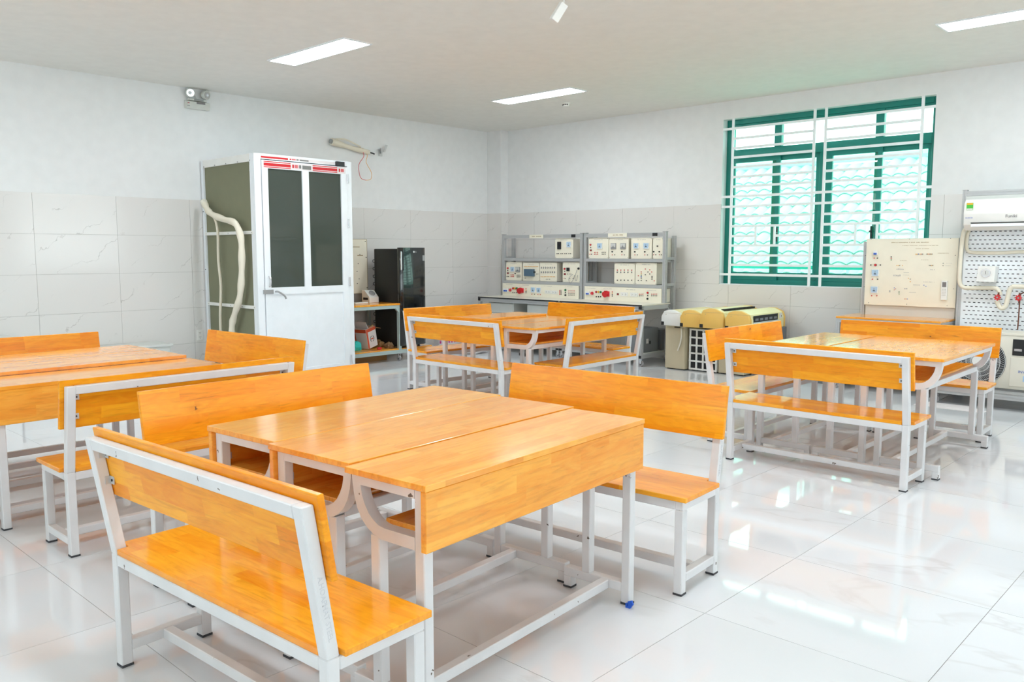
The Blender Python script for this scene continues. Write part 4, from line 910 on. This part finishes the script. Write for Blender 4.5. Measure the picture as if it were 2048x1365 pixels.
def fittings(par, items, y, x0, z0, rnd):
    """controls on a panel whose face is at y looking toward -Y; items are (kind, x, z, w, h) from the panel's lower left corner"""
    dots = {}
    for k, x, z, w, h in items:
        X, Z = x0 + x, z0 + z; r = max(w, h) / 2 if k in ('lr', 'ly', 'lg') else (w + h) / 4
        if k in DOTS:
            dots.setdefault(DOTS[k], B()).cyl((X, y, Z), (X, y - .008, Z), r * .95, 8)
        elif k in ('lr', 'ly', 'lg'):
            o = B().cyl((X, y, Z), (X, y - .004, Z), r * .9, 16).build('lamp_bezel', 'metersh', par)
            B().cyl((X, y - .004, Z), (X, y - .014, Z), r * .8, 16, r * .65).build('lens', {'lr': 'red', 'ly': 'yellow', 'lg': 'greenl'}[k], o)
        elif k in ('mb', 'mg'):
            o = B().box(X - w / 2, X + w / 2, y - .012, y, Z - h / 2, Z + h / 2, bev=.002).build('meter', 'whiteplastic' if k == 'mb' else 'metersh', par)
            B().box(X - w * .42, X + w * .42, y - .0135, y - .012, Z - h * .12, Z + h * .42).build('meter_face', 'meterb' if k == 'mb' else 'meterg', o)
            B().box(X - w * .36, X + w * .36, y - .0142, y - .0135, Z - h * .38, Z - h * .14).build('meter_skirt', 'metersh' if k == 'mg' else 'meterb', o)
            nb = B().box(X - w * .02, X + w * .02, y - .0145, y - .0138, Z - h * .15, Z + h * .25); nb.box(X - w * .15, X + w * .15, y - .0148, y - .0140, Z - h * .18, Z - h * .08); nb.build('needle', 'dark', o)
        elif k == 'kn': B().cyl((X, y, Z), (X, y - .014, Z), r, 14, r * .8).build('knob', 'black', par)
        elif k == 'mu':
            o = B().cyl((X, y, Z), (X, y - .012, Z), r * .6, 14).build('stop_button', 'red', par); B().cyl((X, y - .012, Z), (X, y - .026, Z), r, 18, r * .8).build('button_head', 'redl', o)
        elif k == 'sw':
            o = B().box(X - w / 2, X + w / 2, y - .006, y, Z - h / 2, Z + h / 2, bev=.001).build('rocker_switch', 'dark', par); B().box(X - w * .1, X + w * .35, y - .009, y - .006, Z - h * .3, Z + h * .3).build('rocker', 'red', o)
        elif k == 'bk': B().box(X - w / 2, X + w / 2, y - .018, y, Z - h / 2, Z + h / 2, bev=.002).box(X - w * .2, X + w * .2, y - .026, y - .018, Z - h * .1, Z + h * .15).build('breaker', 'black', par)
        elif k == 'br':
            o = B().box(X - w / 2, X + w / 2, y - .020, y, Z - h / 2, Z + h / 2, bev=.002).build('breaker', 'whiteplastic', par)
            B().box(X - w * .35, X - w * .04, y - .026, y - .020, Z - h * .42, Z + h * .0).box(X + w * .04, X + w * .35, y - .026, y - .020, Z - h * .42, Z + h * .0).build('breaker_lever', 'blue', o)
        elif k == 'pl':
            o = B().box(X - w * .45, X + w * .45, y - .010, y, Z - h * .5, Z + h * .42, bev=.002).build('power_connector', 'redl', par)
            B().cyl((X - w * .08, y - .01, Z), (X - w * .08, y - .05, Z - .01), w * .42, 18).box(X - w * .2, X + w * .16, y - .045, y - .01, Z + h * .30, Z + h * .5).build('connector_cap', 'red', o)
        elif k == 'so':
            o = B().box(X - w / 2, X + w / 2, y - .005, y, Z - h * .35, Z + h * .35, bev=.001).build('socket_plate', 'whiteplastic', par)
            b = B()
            for sx in (-.22, .22):
                for dx, dz in ((-.05, .1), (-.05, -.1), (.06, 0)): b.box(X + w * (sx + dx) - .003, X + w * (sx + dx) + .003, y - .0056, y - .005, Z + h * dz - .003, Z + h * dz + .003)
            b.build('socket_holes', 'dark', o)
        elif k == 'bl':
            o = B().box(X - w / 2, X + w / 2, y - .04, y, Z - h / 2, Z + h / 2, bev=.003).build('controller', 'bluegrey', par)
            B().box(X - w * .58, X - w * .5, y - .02, y, Z + .01, Z + .025).box(X + w * .5, X + w * .57, y - .03, y, Z - .0, Z + .02).build('connector', 'dark', o)
        elif k == 'tg': B().cyl((X, y, Z), (X, y - .005, Z), max(w, .012) * .6, 10).box(X - .003, X + .003, y - .014, y - .004, Z - h * .45, Z + h * .45).build('toggle', 'metersh', par)
        elif k == 're':
            o = B().box(X - w / 2, X + w / 2, y - .022, y, Z - h / 2, Z + h / 2, bev=.004).build('remote_control', 'whiteplastic', par)
            B().box(X - w * .32, X + w * .32, y - .023, y - .022, Z + h * .18, Z + h * .44).build('screen', 'greytext', o)
            b = B()
            for i in range(3):
                for j in range(5): b.box(X - w * .3 + i * w * .22, X - w * .3 + i * w * .22 + w * .14, y - .0232, y - .022, Z + h * .05 - j * .015, Z + h * .05 - j * .015 + .006)
            b.build('buttons', 'inkgrey', o, kind='stuff')
        elif k == 'tx':
            b = dots.setdefault('ink' if h < .016 and w > .06 and z > .3 else 'inkgrey', B()); scribble(b, X - w / 2, X + w / 2, Z - h / 2, Z + h / 2, y, rnd)
    for m, b in dots.items():
        nm = 'printed_lines' if m.startswith('ink') else 'terminals'
        b.build(nm, m, par, kind='stuff')
MODLAB = {
 'a': 'instrument module with one blue meter, first on the upper shelf of the right test rack',
 'b': 'instrument module with two grey meters on the upper shelf of the right test rack',
 'c': 'instrument module with two blue meters on the upper shelf of the right test rack',
 'd': 'narrow instrument module without a meter at the end of the upper shelf',
 'e': 'instrument module with five toggle switches on the middle shelf of the right test rack',
 'f': 'instrument module with scattered coloured terminals on the middle shelf of the right test rack',
 'g': 'lone instrument module with a black breaker and a blue meter on the upper shelf',
 'h': 'instrument module with a blue and a grey meter side by side on the middle shelf',
 'i': 'instrument module carrying a blue-grey controller block on the middle shelf',
 'j': 'instrument module with two rows of small toggles beside the blue-grey controller',
 'l': 'instrument module with a black square and hanging test leads on the middle shelf'}
rnd = random.Random(11)
def module(spec):
    nm, x0, z0, w, h, items = spec
    t = thing('instrument_module', MODLAB[nm], 'instrument', (x0 + w / 2, YR + .02, z0 + .0005), group='instrument modules on the test racks')
    W2 = w / 2 - .002
    B().box(-W2 + .004, W2 - .004, .006, .22, .004, h - .004, bev=.003).build('case', 'creamd', t)
    B().box(-W2 + .03, W2 - .03, .22, .25, .03, h - .03, bev=.003).build('case_back', 'creamd', t)
    p = B().box(-W2, W2, 0, .006, 0, h, bev=.001).build('front_panel', 'cream', t)
    fittings(p, items + [('tx', w / 2, h - .022, w * .42, .010)], 0, -w / 2, 0, rnd)
    b = B()
    for sx in (-1, 1):
        for z in (.012, h - .012): b.cyl((sx * (W2 - .012), 0, z), (sx * (W2 - .012), -.002, z), .004, 8)
    b.build('screws', 'metersh', p, kind='stuff')
    if nm == 'l':
        B().tube([(.10, -.01, .17), (.10, -.03, .12), (.085, -.03, .06), (.11, -.03, .02), (.125, -.02, .10)], .003, 6).tube([(.03, -.01, .11), (-.02, -.03, .06), (.0, -.035, -.01), (.05, -.03, .03), (.06, -.01, .10)], .003, 6).build('test_leads', 'metersh', t)
    return t
def test_bench(x0, x1, name_lab, panels, with_drawers):
    cx = (x0 + x1) / 2; yf = 8.40; hw = (x1 - x0) / 2
    t = thing('test_bench', name_lab, 'workbench', (cx, 8.7, 0))
    y = lambda v: v - 8.7
    bx('worktop', 'desktop', t, -hw + .002, hw - .002, y(yf), y(9.03), .742, .758, bev=.002)
    bx('worktop_edge', 'dark', t, -hw + .002, hw - .002, y(yf) - .004, y(yf), .740, .757)
    profile('front_rail', t, -hw + .002, hw - .002, y(yf), y(yf) + .045, .690, .741)
    profile('rear_rail', t, -hw + .002, hw - .002, y(8.985), y(9.03), .690, .741)
    for sx in (-1, 1):
        a, b_ = sorted((sx * (hw - .002), sx * (hw - .047)))
        profile('end_rail', t, a, b_, y(yf) + .045, y(8.985), .690, .741)
        for ya in (yf + .002, 8.985): profile('post', t, a, b_, y(ya), y(ya) + .045, .14, .690)
        profile('base_rail', t, a, b_, y(yf), y(9.03), .098, .139)
        bx('end_cap', 'dark', t, a, b_, y(yf) - .004, y(yf), .700, .738)
        bx('end_cap', 'dark', t, a, b_, y(yf) - .004, y(yf), .100, .136)
        caster(t, (a + b_) / 2, y(yf) + .03, .098, .036); caster(t, (a + b_) / 2, y(9.0), .098, .036)
        # upright of the instrument frame
        profile('upright', t, a, b_, y(YR) - .002, y(YR) + .043, .759, 1.648)
        bx('upright_cap', 'metersh', t, a - .003, b_ + .003, y(YR) - .006, y(YR) + .047, 1.648, 1.653)
        profile('rear_upright', t, a, b_, y(9.10), y(9.145), .50, 1.60)
        for z in (1.30, .97): profile('shelf_arm', t, a, b_, y(YR) + .043, y(9.10), z, z + .03)
    profile('base_front_rail', t, -hw + .047, hw - .047, y(yf), y(yf) + .04, .098, .139)
    profile('base_rear_rail', t, -hw + .047, hw - .047, y(8.99), y(9.03), .098, .139)
    bx('base_shelf', 'pale', t, -hw + .05, hw - .05, y(yf) + .01, y(9.0), .1395, .146)
    profile('head_rail', t, -hw + .047, hw - .047, y(YR), y(YR) + .04, 1.592, 1.640)
    for z in (1.268, .940):
        bx('shelf', 'alu', t, -hw + .047, hw - .047, y(YR) - .004, y(9.14), z, z + .040, bev=.001)
    nb = B().box(-.21 if with_drawers else -.24, .05 if with_drawers else .06, y(YR) - .007, y(YR) - .002, 1.592, 1.640); np_ = nb.build('name_strip', 'cream', t)
    sb = B(); scribble(sb, -.16, .02, 1.608, 1.624, y(YR) - .007, rnd); sb.build('faded_title', 'ink', np_)
    bx('rail_clip', 'dark', t, hw - .20, hw - .13, y(YR) - .006, y(YR), 1.597, 1.635)
    # lower control panel
    for s_ in panels:
        nm, px0, z0, w, h, items = s_
        c = B().box(px0 - cx, px0 - cx + w, y(YR) - .012, y(YR) - .005, z0, min(z0 + h, .938), bev=.001).build('control_panel', 'cream', t)
        fittings(c, items + [('tx', w * f, h - .03, .14, .009) for f in (.1, .32, .62, .88)], y(YR) - .012, px0 - cx, z0, rnd)
        bx('control_box', 'creamd', t, px0 - cx + .01, px0 - cx + w - .01, y(YR) - .005, y(9.10), .762, .932)
    if with_drawers:
        for a, b_ in ((-8.41, -7.93), (-7.67, -7.22)):
            d = bx('drawer_unit', 'pale', t, a - cx, b_ - cx, y(8.46), y(8.95), .147, .685, bev=.002)
            for z0, z1 in ((.155, .355), (.362, .535), (.542, .675)):
                bx('drawer_front', 'pale', d, a - cx + .006, b_ - cx - .006, y(8.445), y(8.46), z0, z1, bev=.003)
    return t
test_bench(-8.58, -7.062, 'test bench with two pale drawer units under its top, left of its twin', [LEFT_PANELS[-1]], True)
test_bench(-7.050, -5.745, 'test bench open underneath, closer to the barred window', [RIGHT_PANELS[-1]], False)
for sp in LEFT_PANELS[:-1] + RIGHT_PANELS[:-1]:
    n_, x0, z0, w, h, it = sp
    z0 = 1.309 if z0 > 1.2 else .981
    module((n_, x0, z0, w, min(h, .28 if z0 > 1.2 else .285), it))
t = thing('computer_case', 'dark grey computer case on the base shelf of the open test bench', 'computer', (-5.96, 8.72, .1465))
B().box(-.10, .10, -.22, .22, 0, .30, bev=.004).build('case', 'grey', t)
B().box(.1005, .1015, -.05, .0, .11, .17).build('paper_label', 'boxwhite', t); B().box(.1005, .1015, .02, .05, .10, .14).build('port', 'dark', t)
t = thing('grey_toolbox', 'grey box with a dark clasp behind the computer case under the open test bench', 'box', (-5.98, 9.09, .147))
B().box(-.09, .13, -.07, .10, 0, .26, bev=.006).build('box_body', 'grey', t); B().box(.03, .05, -.082, -.07, .12, .20, bev=.002).build('clasp', 'dark', t)
t = thing('paper_stack', 'thin stack of papers on the base shelf of the open test bench', 'paper', (-5.92, 8.50, .447))
t.location = (-6.35, 8.65, .1465)
B().box(-.15, .15, -.10, .10, 0, .03).build('sheets', 'cream', t); B().box(-.12, .10, -.08, .09, .0305, .034, rot=Matrix.Rotation(R(8), 4, 'Z')).build('top_sheet', 'boxwhite', t)
t = thing('power_adapter', 'small black adapter with a coiled lead on the floor before the drawer bench', 'adapter', (-7.55, 8.25, 0))
B().box(-.06, .06, -.03, .03, .0, .035, bev=.004).build('adapter_body', 'black', t)
B().tube([(.06, 0, .02), (.12, .02, .01), (.18, -.03, .008), (.14, -.08, .008), (.05, -.07, .008)], .006, 8).build('lead', 'black', t)
# ------------------------------------------------------------------ old air conditioners in a heap
def wall_unit(loc, label, end_mat, body_mat, L=.86, W2=.135, h=.20, vent=False, slots=False):
    """an indoor unit lying on its back; its length runs along Y, its end cap looks toward -Y"""
    t = thing('indoor_unit', label, 'air conditioner', loc, group='old indoor air conditioners on the heap')
    prof = [(-W2 * .92, 0), (W2, 0), (W2, h * .55), (W2 * .86, h * .82), (W2 * .30, h * .99), (-W2 * .25, h), (-W2 * .72, h * .90), (-W2, h * .55)]
    B().slab(prof, 'y', .045, L - .045, bev=.006).build('body', body_mat, t)
    pe = [(x * 1.015, z * 1.01) for x, z in prof]
    for y0, y1 in ((0, .045), (L - .045, L)): 
        e = B().slab(pe, 'y', y0, y1, bev=.010).build('end_cap', end_mat, t, smooth=True)
        if y0 == 0:
            B().box(-W2 * .9, W2 * .95, -.0015, .0, h * .80, h * .81).build('cap_seam', 'ink', e)
            B().box(-W2 * .98, -W2 * .70, -.002, .001, .004, .045).build('pipe_notch', 'dark', e)
            B().cyl((-W2 * .5, -.002, h * .72), (-W2 * .5, .0, h * .72), .005, 8).build('screw', 'ink', e)
    if slots:
        b = B()
        for k in range(26): b.box(W2 * .36, W2 * .72, .10 + k * .028, .116 + k * .028, h * .86, h * .965)
        b.build('air_slots', 'dark', t, kind='stuff')
    if vent:
        B().box(W2 - .002, W2 + .002, .08, .66, h * .42, h * .76).build('outlet_recess', 'dark', t)
        B().box(W2 - .002, W2 + .002, .08, .66, h * .20, h * .34).build('outlet_recess', 'dark', t)
        B().box(W2 + .0, W2 + .012, .07, .67, h * .33, h * .43, bev=.002).build('louvre', 'pale', t)
        for k in range(5): B().box(W2 + .0, W2 + .004, .12 + k * .11, .19 + k * .11, h * .50, h * .62).build('vane', 'grey', t)
        B().box(W2, W2 + .003, .70, .76, h * .50, h * .75).build('sticker', 'boxwhite', t)
        B().cyl((W2, .745, h * .60), (W2 + .004, .745, h * .60), .008, 10).build('sensor', 'dark', t)
    return t
def outdoor_case(loc, label, W2, D, H, front):
    t = thing('outdoor_unit', label, 'air conditioner', loc, group='old outdoor air conditioners on the floor')
    B().box(-W2, W2, 0, D, .012, H, bev=.006).build('casing', 'beige' if front != 'lattice' else 'beigel', t)
    B().box(-W2 + .02, W2 - .02, .02, D - .02, 0, .013).build('feet', 'dark', t)
    if front == 'plain':
        B().box(-W2 * .95, W2 * .95, -.002, .001, H - .035, H - .030).build('seam', 'ink', t); B().box(-.01, .07, -.004, .0, H - .028, H - .016).build('grip_slot', 'dark', t)
        B().tube([(.09, -.012, H - .03), (.10, -.02, H - .12), (.085, -.02, H - .2), (.05, -.02, H - .30)], .008, 8).build('drain_hose', 'creamd', t)
    elif front == 'lattice':
        B().box(-W2 + .02, W2 - .02, -.001, .002, .03, H - .02).build('fin_bank', 'dark', t)
        for k in range(5): B().box(-W2 + k * (2 * W2 - .022) / 4, -W2 + .022 + k * (2 * W2 - .022) / 4, -.014, -.001, .012, H, bev=.002).build('lattice_upright', 'whiteplastic', t)
        for k in range(6): B().box(-W2, W2, -.016, -.002, .014 + k * (H - .034) / 5, .034 + k * (H - .034) / 5, bev=.002).build('lattice_bar', 'whiteplastic', t)
    else:
        B().box(W2 * -.1, W2 * .85, -.004, .001, .05, H - .05).build('open_bay', 'dark', t)
        for z in (.12, .20, .32): B().cyl((.03, -.03, z), (.03, .0, z), .018, 12).cyl((.03, -.045, z), (.03, -.03, z), .012, 6).build('service_valve', 'zinc', t)
    return t
outdoor_case((-5.335, 8.50, 0), 'dusty beige outdoor unit at the rack side of the heap', .135, .70, .53, 'plain')
outdoor_case((-4.985, 8.56, 0), 'outdoor unit with a white lattice guard under the old indoor units', .185, .62, .50, 'lattice')
outdoor_case((-4.62, 8.55, 0), 'beige outdoor unit with bare valves half hidden by the bench of the window table', .16, .62, .52, 'valves')
wall_unit((-5.335, 8.40, .531), 'white unit end at the rack side of the heap', 'whiteplastic', 'yellowpale', W2=.135, h=.185)
wall_unit((-5.050, 8.36, .531), 'yellowed unit end cap next to the white one', 'yellowed', 'yellowpale', W2=.138, h=.20)
wall_unit((-4.745, 8.30, .540), 'yellowed unit with a row of black air slots on top', 'yellowed', 'yellowpale', W2=.150, h=.225, slots=True)
wall_unit((-4.415, 8.28, .540), 'yellowed unit with a dark open air outlet facing the window table', 'yellowed', 'yellowpale', W2=.150, h=.215, vent=True)
t = thing('wooden_packing', 'dark support crate under the last old air conditioner', 'crate', (-4.345, 8.92, 0))
B().box(-.10, .10, -.22, .22, 0, .539, bev=.004).build('crate', 'grey', t)
t = thing('old_hoses', 'bundle of black cables and hoses on the floor by the tiled wall', 'cable bundle', (-3.83, 8.85, 0))
b = B(); rn = random.Random(5)
for k in range(9):
    y0 = -.18 + k * .045; z = .03 + .05 * (k % 3)
    b.tube([(-.34, y0, z), (-.2, y0 + rn.uniform(-.05, .05), z + .16 + rn.uniform(0, .1)), (.05, y0 + .03, z + .22 + rn.uniform(0, .1)), (.38, y0 + .02, z + .16)], .016, 8)
b.build('cables', 'black', t, smooth=True)
B().box(-.34, .36, -.2, .25, 0, .16, bev=.01).build('base_box', 'grey', t)
B().tube([(-.36, -.25, .22), (-.34, -.22, .36), (-.27, -.2, .40), (-.26, -.2, .50)], .022, 10).build('grey_hose', 'creamd', t)

# ------------------------------------------------------------------ cart with the wiring board
t = thing('display_cart', 'wood-topped aluminium cart carrying the cream wiring board under the window', 'cart', (-2.92, 8.83, 0))
y = lambda v: v - 8.83
B().box(-.50, .50, y(8.49), y(9.17), .722, .742, bev=.002).build('cart_top', 'wood', t)
for yy in (8.49, 9.13): profile('long_rail', t, -.50, .50, y(yy), y(yy) + .04, .680, .721)
for xx in (-.50, .46): profile('end_rail', t, xx, xx + .04, y(8.53), y(9.13), .680, .721)
for xx in (-.50, .46):
    for yy in (8.49, 9.13): profile('post', t, xx, xx + .04, y(yy), y(yy) + .04, .139, .680); caster(t, xx + .02, y(yy) + .02, .098, .035)
    profile('base_rail', t, xx, xx + .04, y(8.49), y(9.17), .098, .139)
profile('base_rail', t, -.46, .46, y(8.49), y(8.53), .098, .139); profile('base_rail', t, -.46, .46, y(9.13), y(9.17), .098, .139)
B().box(-.46, .46, y(8.5), y(9.15), .1395, .150).build('base_shelf', 'pale', t)
bd = thing('wiring_board', 'cream air-conditioning wiring board with meters and a remote control, in front of the window', 'board', (-2.855, 8.93, .7425))
nm, x0, z0, w, h, items = BOARD_SPEC[0]
B().box(-w / 2, w / 2, -.022, .012, z0 - .7425, z0 + h - .7425, bev=.002).build('board_case', 'pale', bd)
fp = B().box(-w / 2 + .004, w / 2 - .004, -.028, -.022, z0 + .004 - .7425, z0 + h - .004 - .7425).build('face_panel', 'cream', bd)
fittings(fp, items, -.028, -w / 2, z0 - .7425, random.Random(2))
for sx in (-1, 1):
    a, b_ = sorted((sx * (w / 2 - .0), sx * (w / 2 + .035)))
    profile('support_post', bd, a, b_, -.012, .023, 0.0, h + z0 - .7425 - .03)
B().box(-w / 2 + .01, w / 2 - .01, -.004, .004, .0, z0 - .7425).build('lower_board', 'pale', bd)

# ------------------------------------------------------------------ air-conditioner demonstration rack at the picture's edge
t = thing('air_conditioner_rack', 'aluminium rack with a perforated white panel holding an air conditioner', 'rack', (-1.80, 8.85, 0))
x = lambda v: v + 1.80; y = lambda v: v - 8.85
for xx in (-2.395, -1.245): 
    profile('upright', t, x(xx), x(xx) + .04, y(8.86), y(8.90), .14, 1.985)
    bx('end_cap', 'metersh', t, x(xx) - .002, x(xx) + .042, y(8.858), y(8.902), 1.985, 1.989)
    profile('base_rail', t, x(xx), x(xx) + .04, y(8.25), y(9.10), .098, .139); caster(t, x(xx) + .02, y(8.29), .098, .036); caster(t, x(xx) + .02, y(9.06), .098, .036)
profile('head_rail', t, x(-2.355), x(-1.245), y(8.86), y(8.90), 1.93, 1.975)
for yy in (8.25, 9.06): profile('base_rail', t, x(-2.355), x(-1.245), y(yy), y(yy) + .04, .098, .139)
bx('perforated_panel', 'white', t, x(-2.355), x(-1.245), y(8.862), y(8.868), .62, 1.86)
b = B()
for r_ in range(31):
    for c_ in range(27):
        xx = -2.333 + c_ * .0415 + (.0 if r_ % 2 else .0205)
        if xx > -1.27: continue
        zz = 1.83 - r_ * .0398
        b.box(x(xx), x(xx) + .021, y(8.8612), y(8.862), zz - .0035, zz + .0035)
b.build('slots', 'dark', t, kind='stuff')
bx('rack_sill', 'alu', t, x(-2.355), x(-1.245), y(8.30), y(8.86), .139, .146)
profile('strut', t, x(-2.355), x(-1.245), y(8.83), y(8.858), 1.885, 1.925, mat='pale')
u = thing('wall_air_conditioner', 'new white wall air conditioner mounted at the top of the demonstration rack', 'air conditioner', (-1.80, 8.66, 1.60))
B().slab([(.19, .0), (.19, .285), (.02, .285), (-.02, .25), (-.035, .15), (-.02, .05), (.03, .0)], 'x', -.515, .56, bev=.006).build('casing', 'whiteplastic', u, smooth=True)
B().box(-.45, .50, -.034, .02, .062, .070).build('air_outlet', 'dark', u)
B().box(-.45, .50, -.032, .02, .030, .058, bev=.004).build('louvre', 'white', u)
st = B().box(-.492, -.437, -.0335, -.029, .186, .252).build('energy_label', 'sticker', u)
B().box(-.490, -.439, -.0342, -.0334, .235, .250).build('label_head', 'yellow', st); B().box(-.490, -.439, -.0342, -.0334, .188, .200).build('label_foot', 'boxwhite', st)
writing('brand_mark', 'INVERTER', .014, 'bluetext', u, (-.465, -.0360, .113), (R(90), 0, 0))
writing('brand_mark', 'Funiki', .040, 'greytext', u, (-.12, -.0358, .120), (R(90), 0, 0))
# insulated pipes and valves
pz_ = 8.80
t = thing('insulated_pipe', 'thick cream insulated pipe looping down the rack to the red valve', 'pipe', (-2.34, 8.80, 1.06))
c0 = (-2.34, 8.80, 1.06)
B().tube(W3([(-2.325, 8.78, 1.62), (-2.352, 8.80, 1.58), (-2.362, 8.80, 1.45), (-2.366, 8.80, 1.25), (-2.362, 8.80, 1.12), (-2.335, 8.80, 1.065), (-2.28, 8.80, 1.055), (-2.15, 8.80, 1.06), (-2.06, 8.80, 1.06), (-2.025, 8.80, 1.04), (-2.005, 8.80, .995)], c0), .019, 12, 4).build('pipe_run', 'foam', t, smooth=True)
t = thing('insulated_pipe', 'cream insulated pipe crossing the upper rack below the air conditioner', 'pipe', (-2.0, 8.80, 1.40))
c0 = (-2.0, 8.76, 1.40)
B().tube(W3([(-2.30, 8.78, 1.62), (-2.325, 8.80, 1.57), (-2.33, 8.80, 1.47), (-2.315, 8.80, 1.41), (-2.26, 8.80, 1.392), (-2.05, 8.80, 1.388), (-1.84, 8.80, 1.40), (-1.35, 8.80, 1.40)], c0), .016, 12, 4).build('pipe_run', 'foam', t, smooth=True)
t = thing('insulated_pipe', 'cream insulated pipe making a hook below the red valve', 'pipe', (-1.95, 8.80, .9))
c0 = (-1.95, 8.80, .9)
B().tube(W3([(-2.03, 8.78, .945), (-2.01, 8.78, .90), (-1.985, 8.78, .875), (-1.955, 8.78, .895), (-1.94, 8.78, .97), (-1.930, 8.78, 1.04), (-1.905, 8.78, 1.075), (-1.85, 8.78, 1.08), (-1.35, 8.78, 1.08)], c0), .021, 12, 4).build('pipe_run', 'foam', t, smooth=True)
def valve(xx, zz, label):
    t = thing('red_valve', label, 'valve', (xx, 8.755, zz))
    B().cyl((0, .03, 0), (0, -.01, 0), .008, 10).cyl((0, .03, .045), (0, .03, -.05), .008, 10).build('valve_body', 'copper', t)
    b = B().cyl((0, -.018, 0), (0, -.008, 0), .021, 16)
    for k in range(8): a = k * pi / 4; b.cyl((.022 * cos(a), -.013, .022 * sin(a)), (.030 * cos(a), -.013, .030 * sin(a)), .006, 8)
    hw_ = b.build('hand_wheel', 'red', t); B().cyl((0, -.022, 0), (0, -.018, 0), .008, 10).build('hub', 'metersh', hw_)
valve(-2.017, .976, 'red hand-wheel valve at the hook of the insulated pipe'); valve(-1.846, .978, 'red hand-wheel valve on the bare copper pipe')
t = thing('copper_pipe', 'thin bare copper pipe running down behind the red valve at the picture edge', 'pipe', (-1.84, 8.80, .7))
B().tube([(.03, 0, .33), (.0, 0, .31), (-.006, -.0, .26), (-.006, 0, .1), (-.008, 0, -.02)], .0055, 8).build('pipe_run', 'copper', t)
def gauge(xx, zz, label):
    t = thing('pressure_gauge', label, 'gauge', (xx, 8.77, zz))
    B().slab([(-.08, -.072), (.072, -.074), (.080, .072), (-.066, .074)], 'y', -.03, .085, bev=.002).build('gauge_box', 'whiteplastic', t)
    B().cyl((.0, -.040, .012), (.0, -.03, .012), .040, 24).build('gauge_ring', 'silver', t)
    f_ = B().cyl((0, -.042, .012), (0, -.040, .012), .030, 20).build('gauge_face', 'meterg', t)
    B().box(-.002, .002, -.043, -.042, .0, .030).build('needle', 'dark', f_)
gauge(-2.125, 1.19, 'round pressure gauge in a tilted white box on the perforated panel'); gauge(-1.74, 1.20, 'pressure gauge box cut by the picture edge')
u = thing('outdoor_air_conditioner', 'cream outdoor unit with a large round fan grille standing at the foot of the rack', 'air conditioner', (-1.93, 8.46, .1465))
B().box(-.42, .42, 0, .30, .02, .520, bev=.010).build('casing', 'beigel', u, smooth=True)
B().box(-.43, .43, -.006, .305, .505, .528, bev=.004).build('lid', 'beigel', u)
B().box(-.42, .42, .02, .28, 0, .02).build('feet', 'metersh', u)
fan_c = (-.145, .255); fr_ = .225
B().cyl((fan_c[0], -.002, fan_c[1]), (fan_c[0], .001, fan_c[1]), fr_, 40).build('fan_well', 'black', u)
gr = B()
for rr in (.06, .10, .14, .18, .222):
    P = [(fan_c[0] + rr * cos(a * pi / 18), -.014, fan_c[1] + rr * sin(a * pi / 18)) for a in range(37)]
    gr.tube(P, .0022, 6, 1)
for k in range(72):
    a = k * pi / 36; a2 = a + .5
    gr.tube([(fan_c[0] + .05 * cos(a), -.016, fan_c[1] + .05 * sin(a)), (fan_c[0] + .14 * cos(a + .22), -.016, fan_c[1] + .14 * sin(a + .22)), (fan_c[0] + .222 * cos(a2), -.012, fan_c[1] + .222 * sin(a2))], .0011, 4, 2)
gr.build('fan_guard', 'floorrail', u)
B().cyl((fan_c[0], -.022, fan_c[1]), (fan_c[0], -.010, fan_c[1]), .048, 24).build('guard_hub', 'whiteplastic', u)
for k in range(3):
    a = k * 2 * pi / 3 + .4
    B().slab([(fan_c[0] + .04 * cos(a - .3), fan_c[1] + .04 * sin(a - .3)), (fan_c[0] + .19 * cos(a - .45), fan_c[1] + .19 * sin(a - .45)), (fan_c[0] + .19 * cos(a + .35), fan_c[1] + .19 * sin(a + .35)), (fan_c[0] + .04 * cos(a + .4), fan_c[1] + .04 * sin(a + .4))], 'y', -.006, -.003).build('fan_blade', 'grey', u)
sp_ = B().slab([(.115, .05), (.40, .05), (.40, .31), (.115, .31)], 'y', -.006, .001, bev=.002).build('service_cover', 'beigel', u)
win_ = B().box(.125, .40, -.008, .001, .33, .475, bev=.002).build('cutaway_window', 'dark', u)
B().box(.14, .20, -.014, -.008, .37, .39).cyl((.25, -.02, .40), (.25, -.008, .40), .03, 14).build('exposed_part', 'silver', win_)
writing('inverter_mark', 'INVERTER', .034, 'bluetext', sp_, (.255, -.0068, .185), (R(90), 0, 0))
B().box(.22, .30, -.007, -.006, .10, .15).build('blue_sticker', 'meterb', sp_)
t = thing('clear_plastic_sheet', 'pale plastic wrapping lying on the floor under the demonstration rack', 'plastic sheet', (-2.2, 8.1, 0))
b = B()
for k in range(3): b.box(-.28 + k * .03, .30 - k * .06, -.10 + k * .07, .02 + k * .07, .0, .003 + k * .001, bev=.001)
b.build('wrapping', 'boxwhite', t)
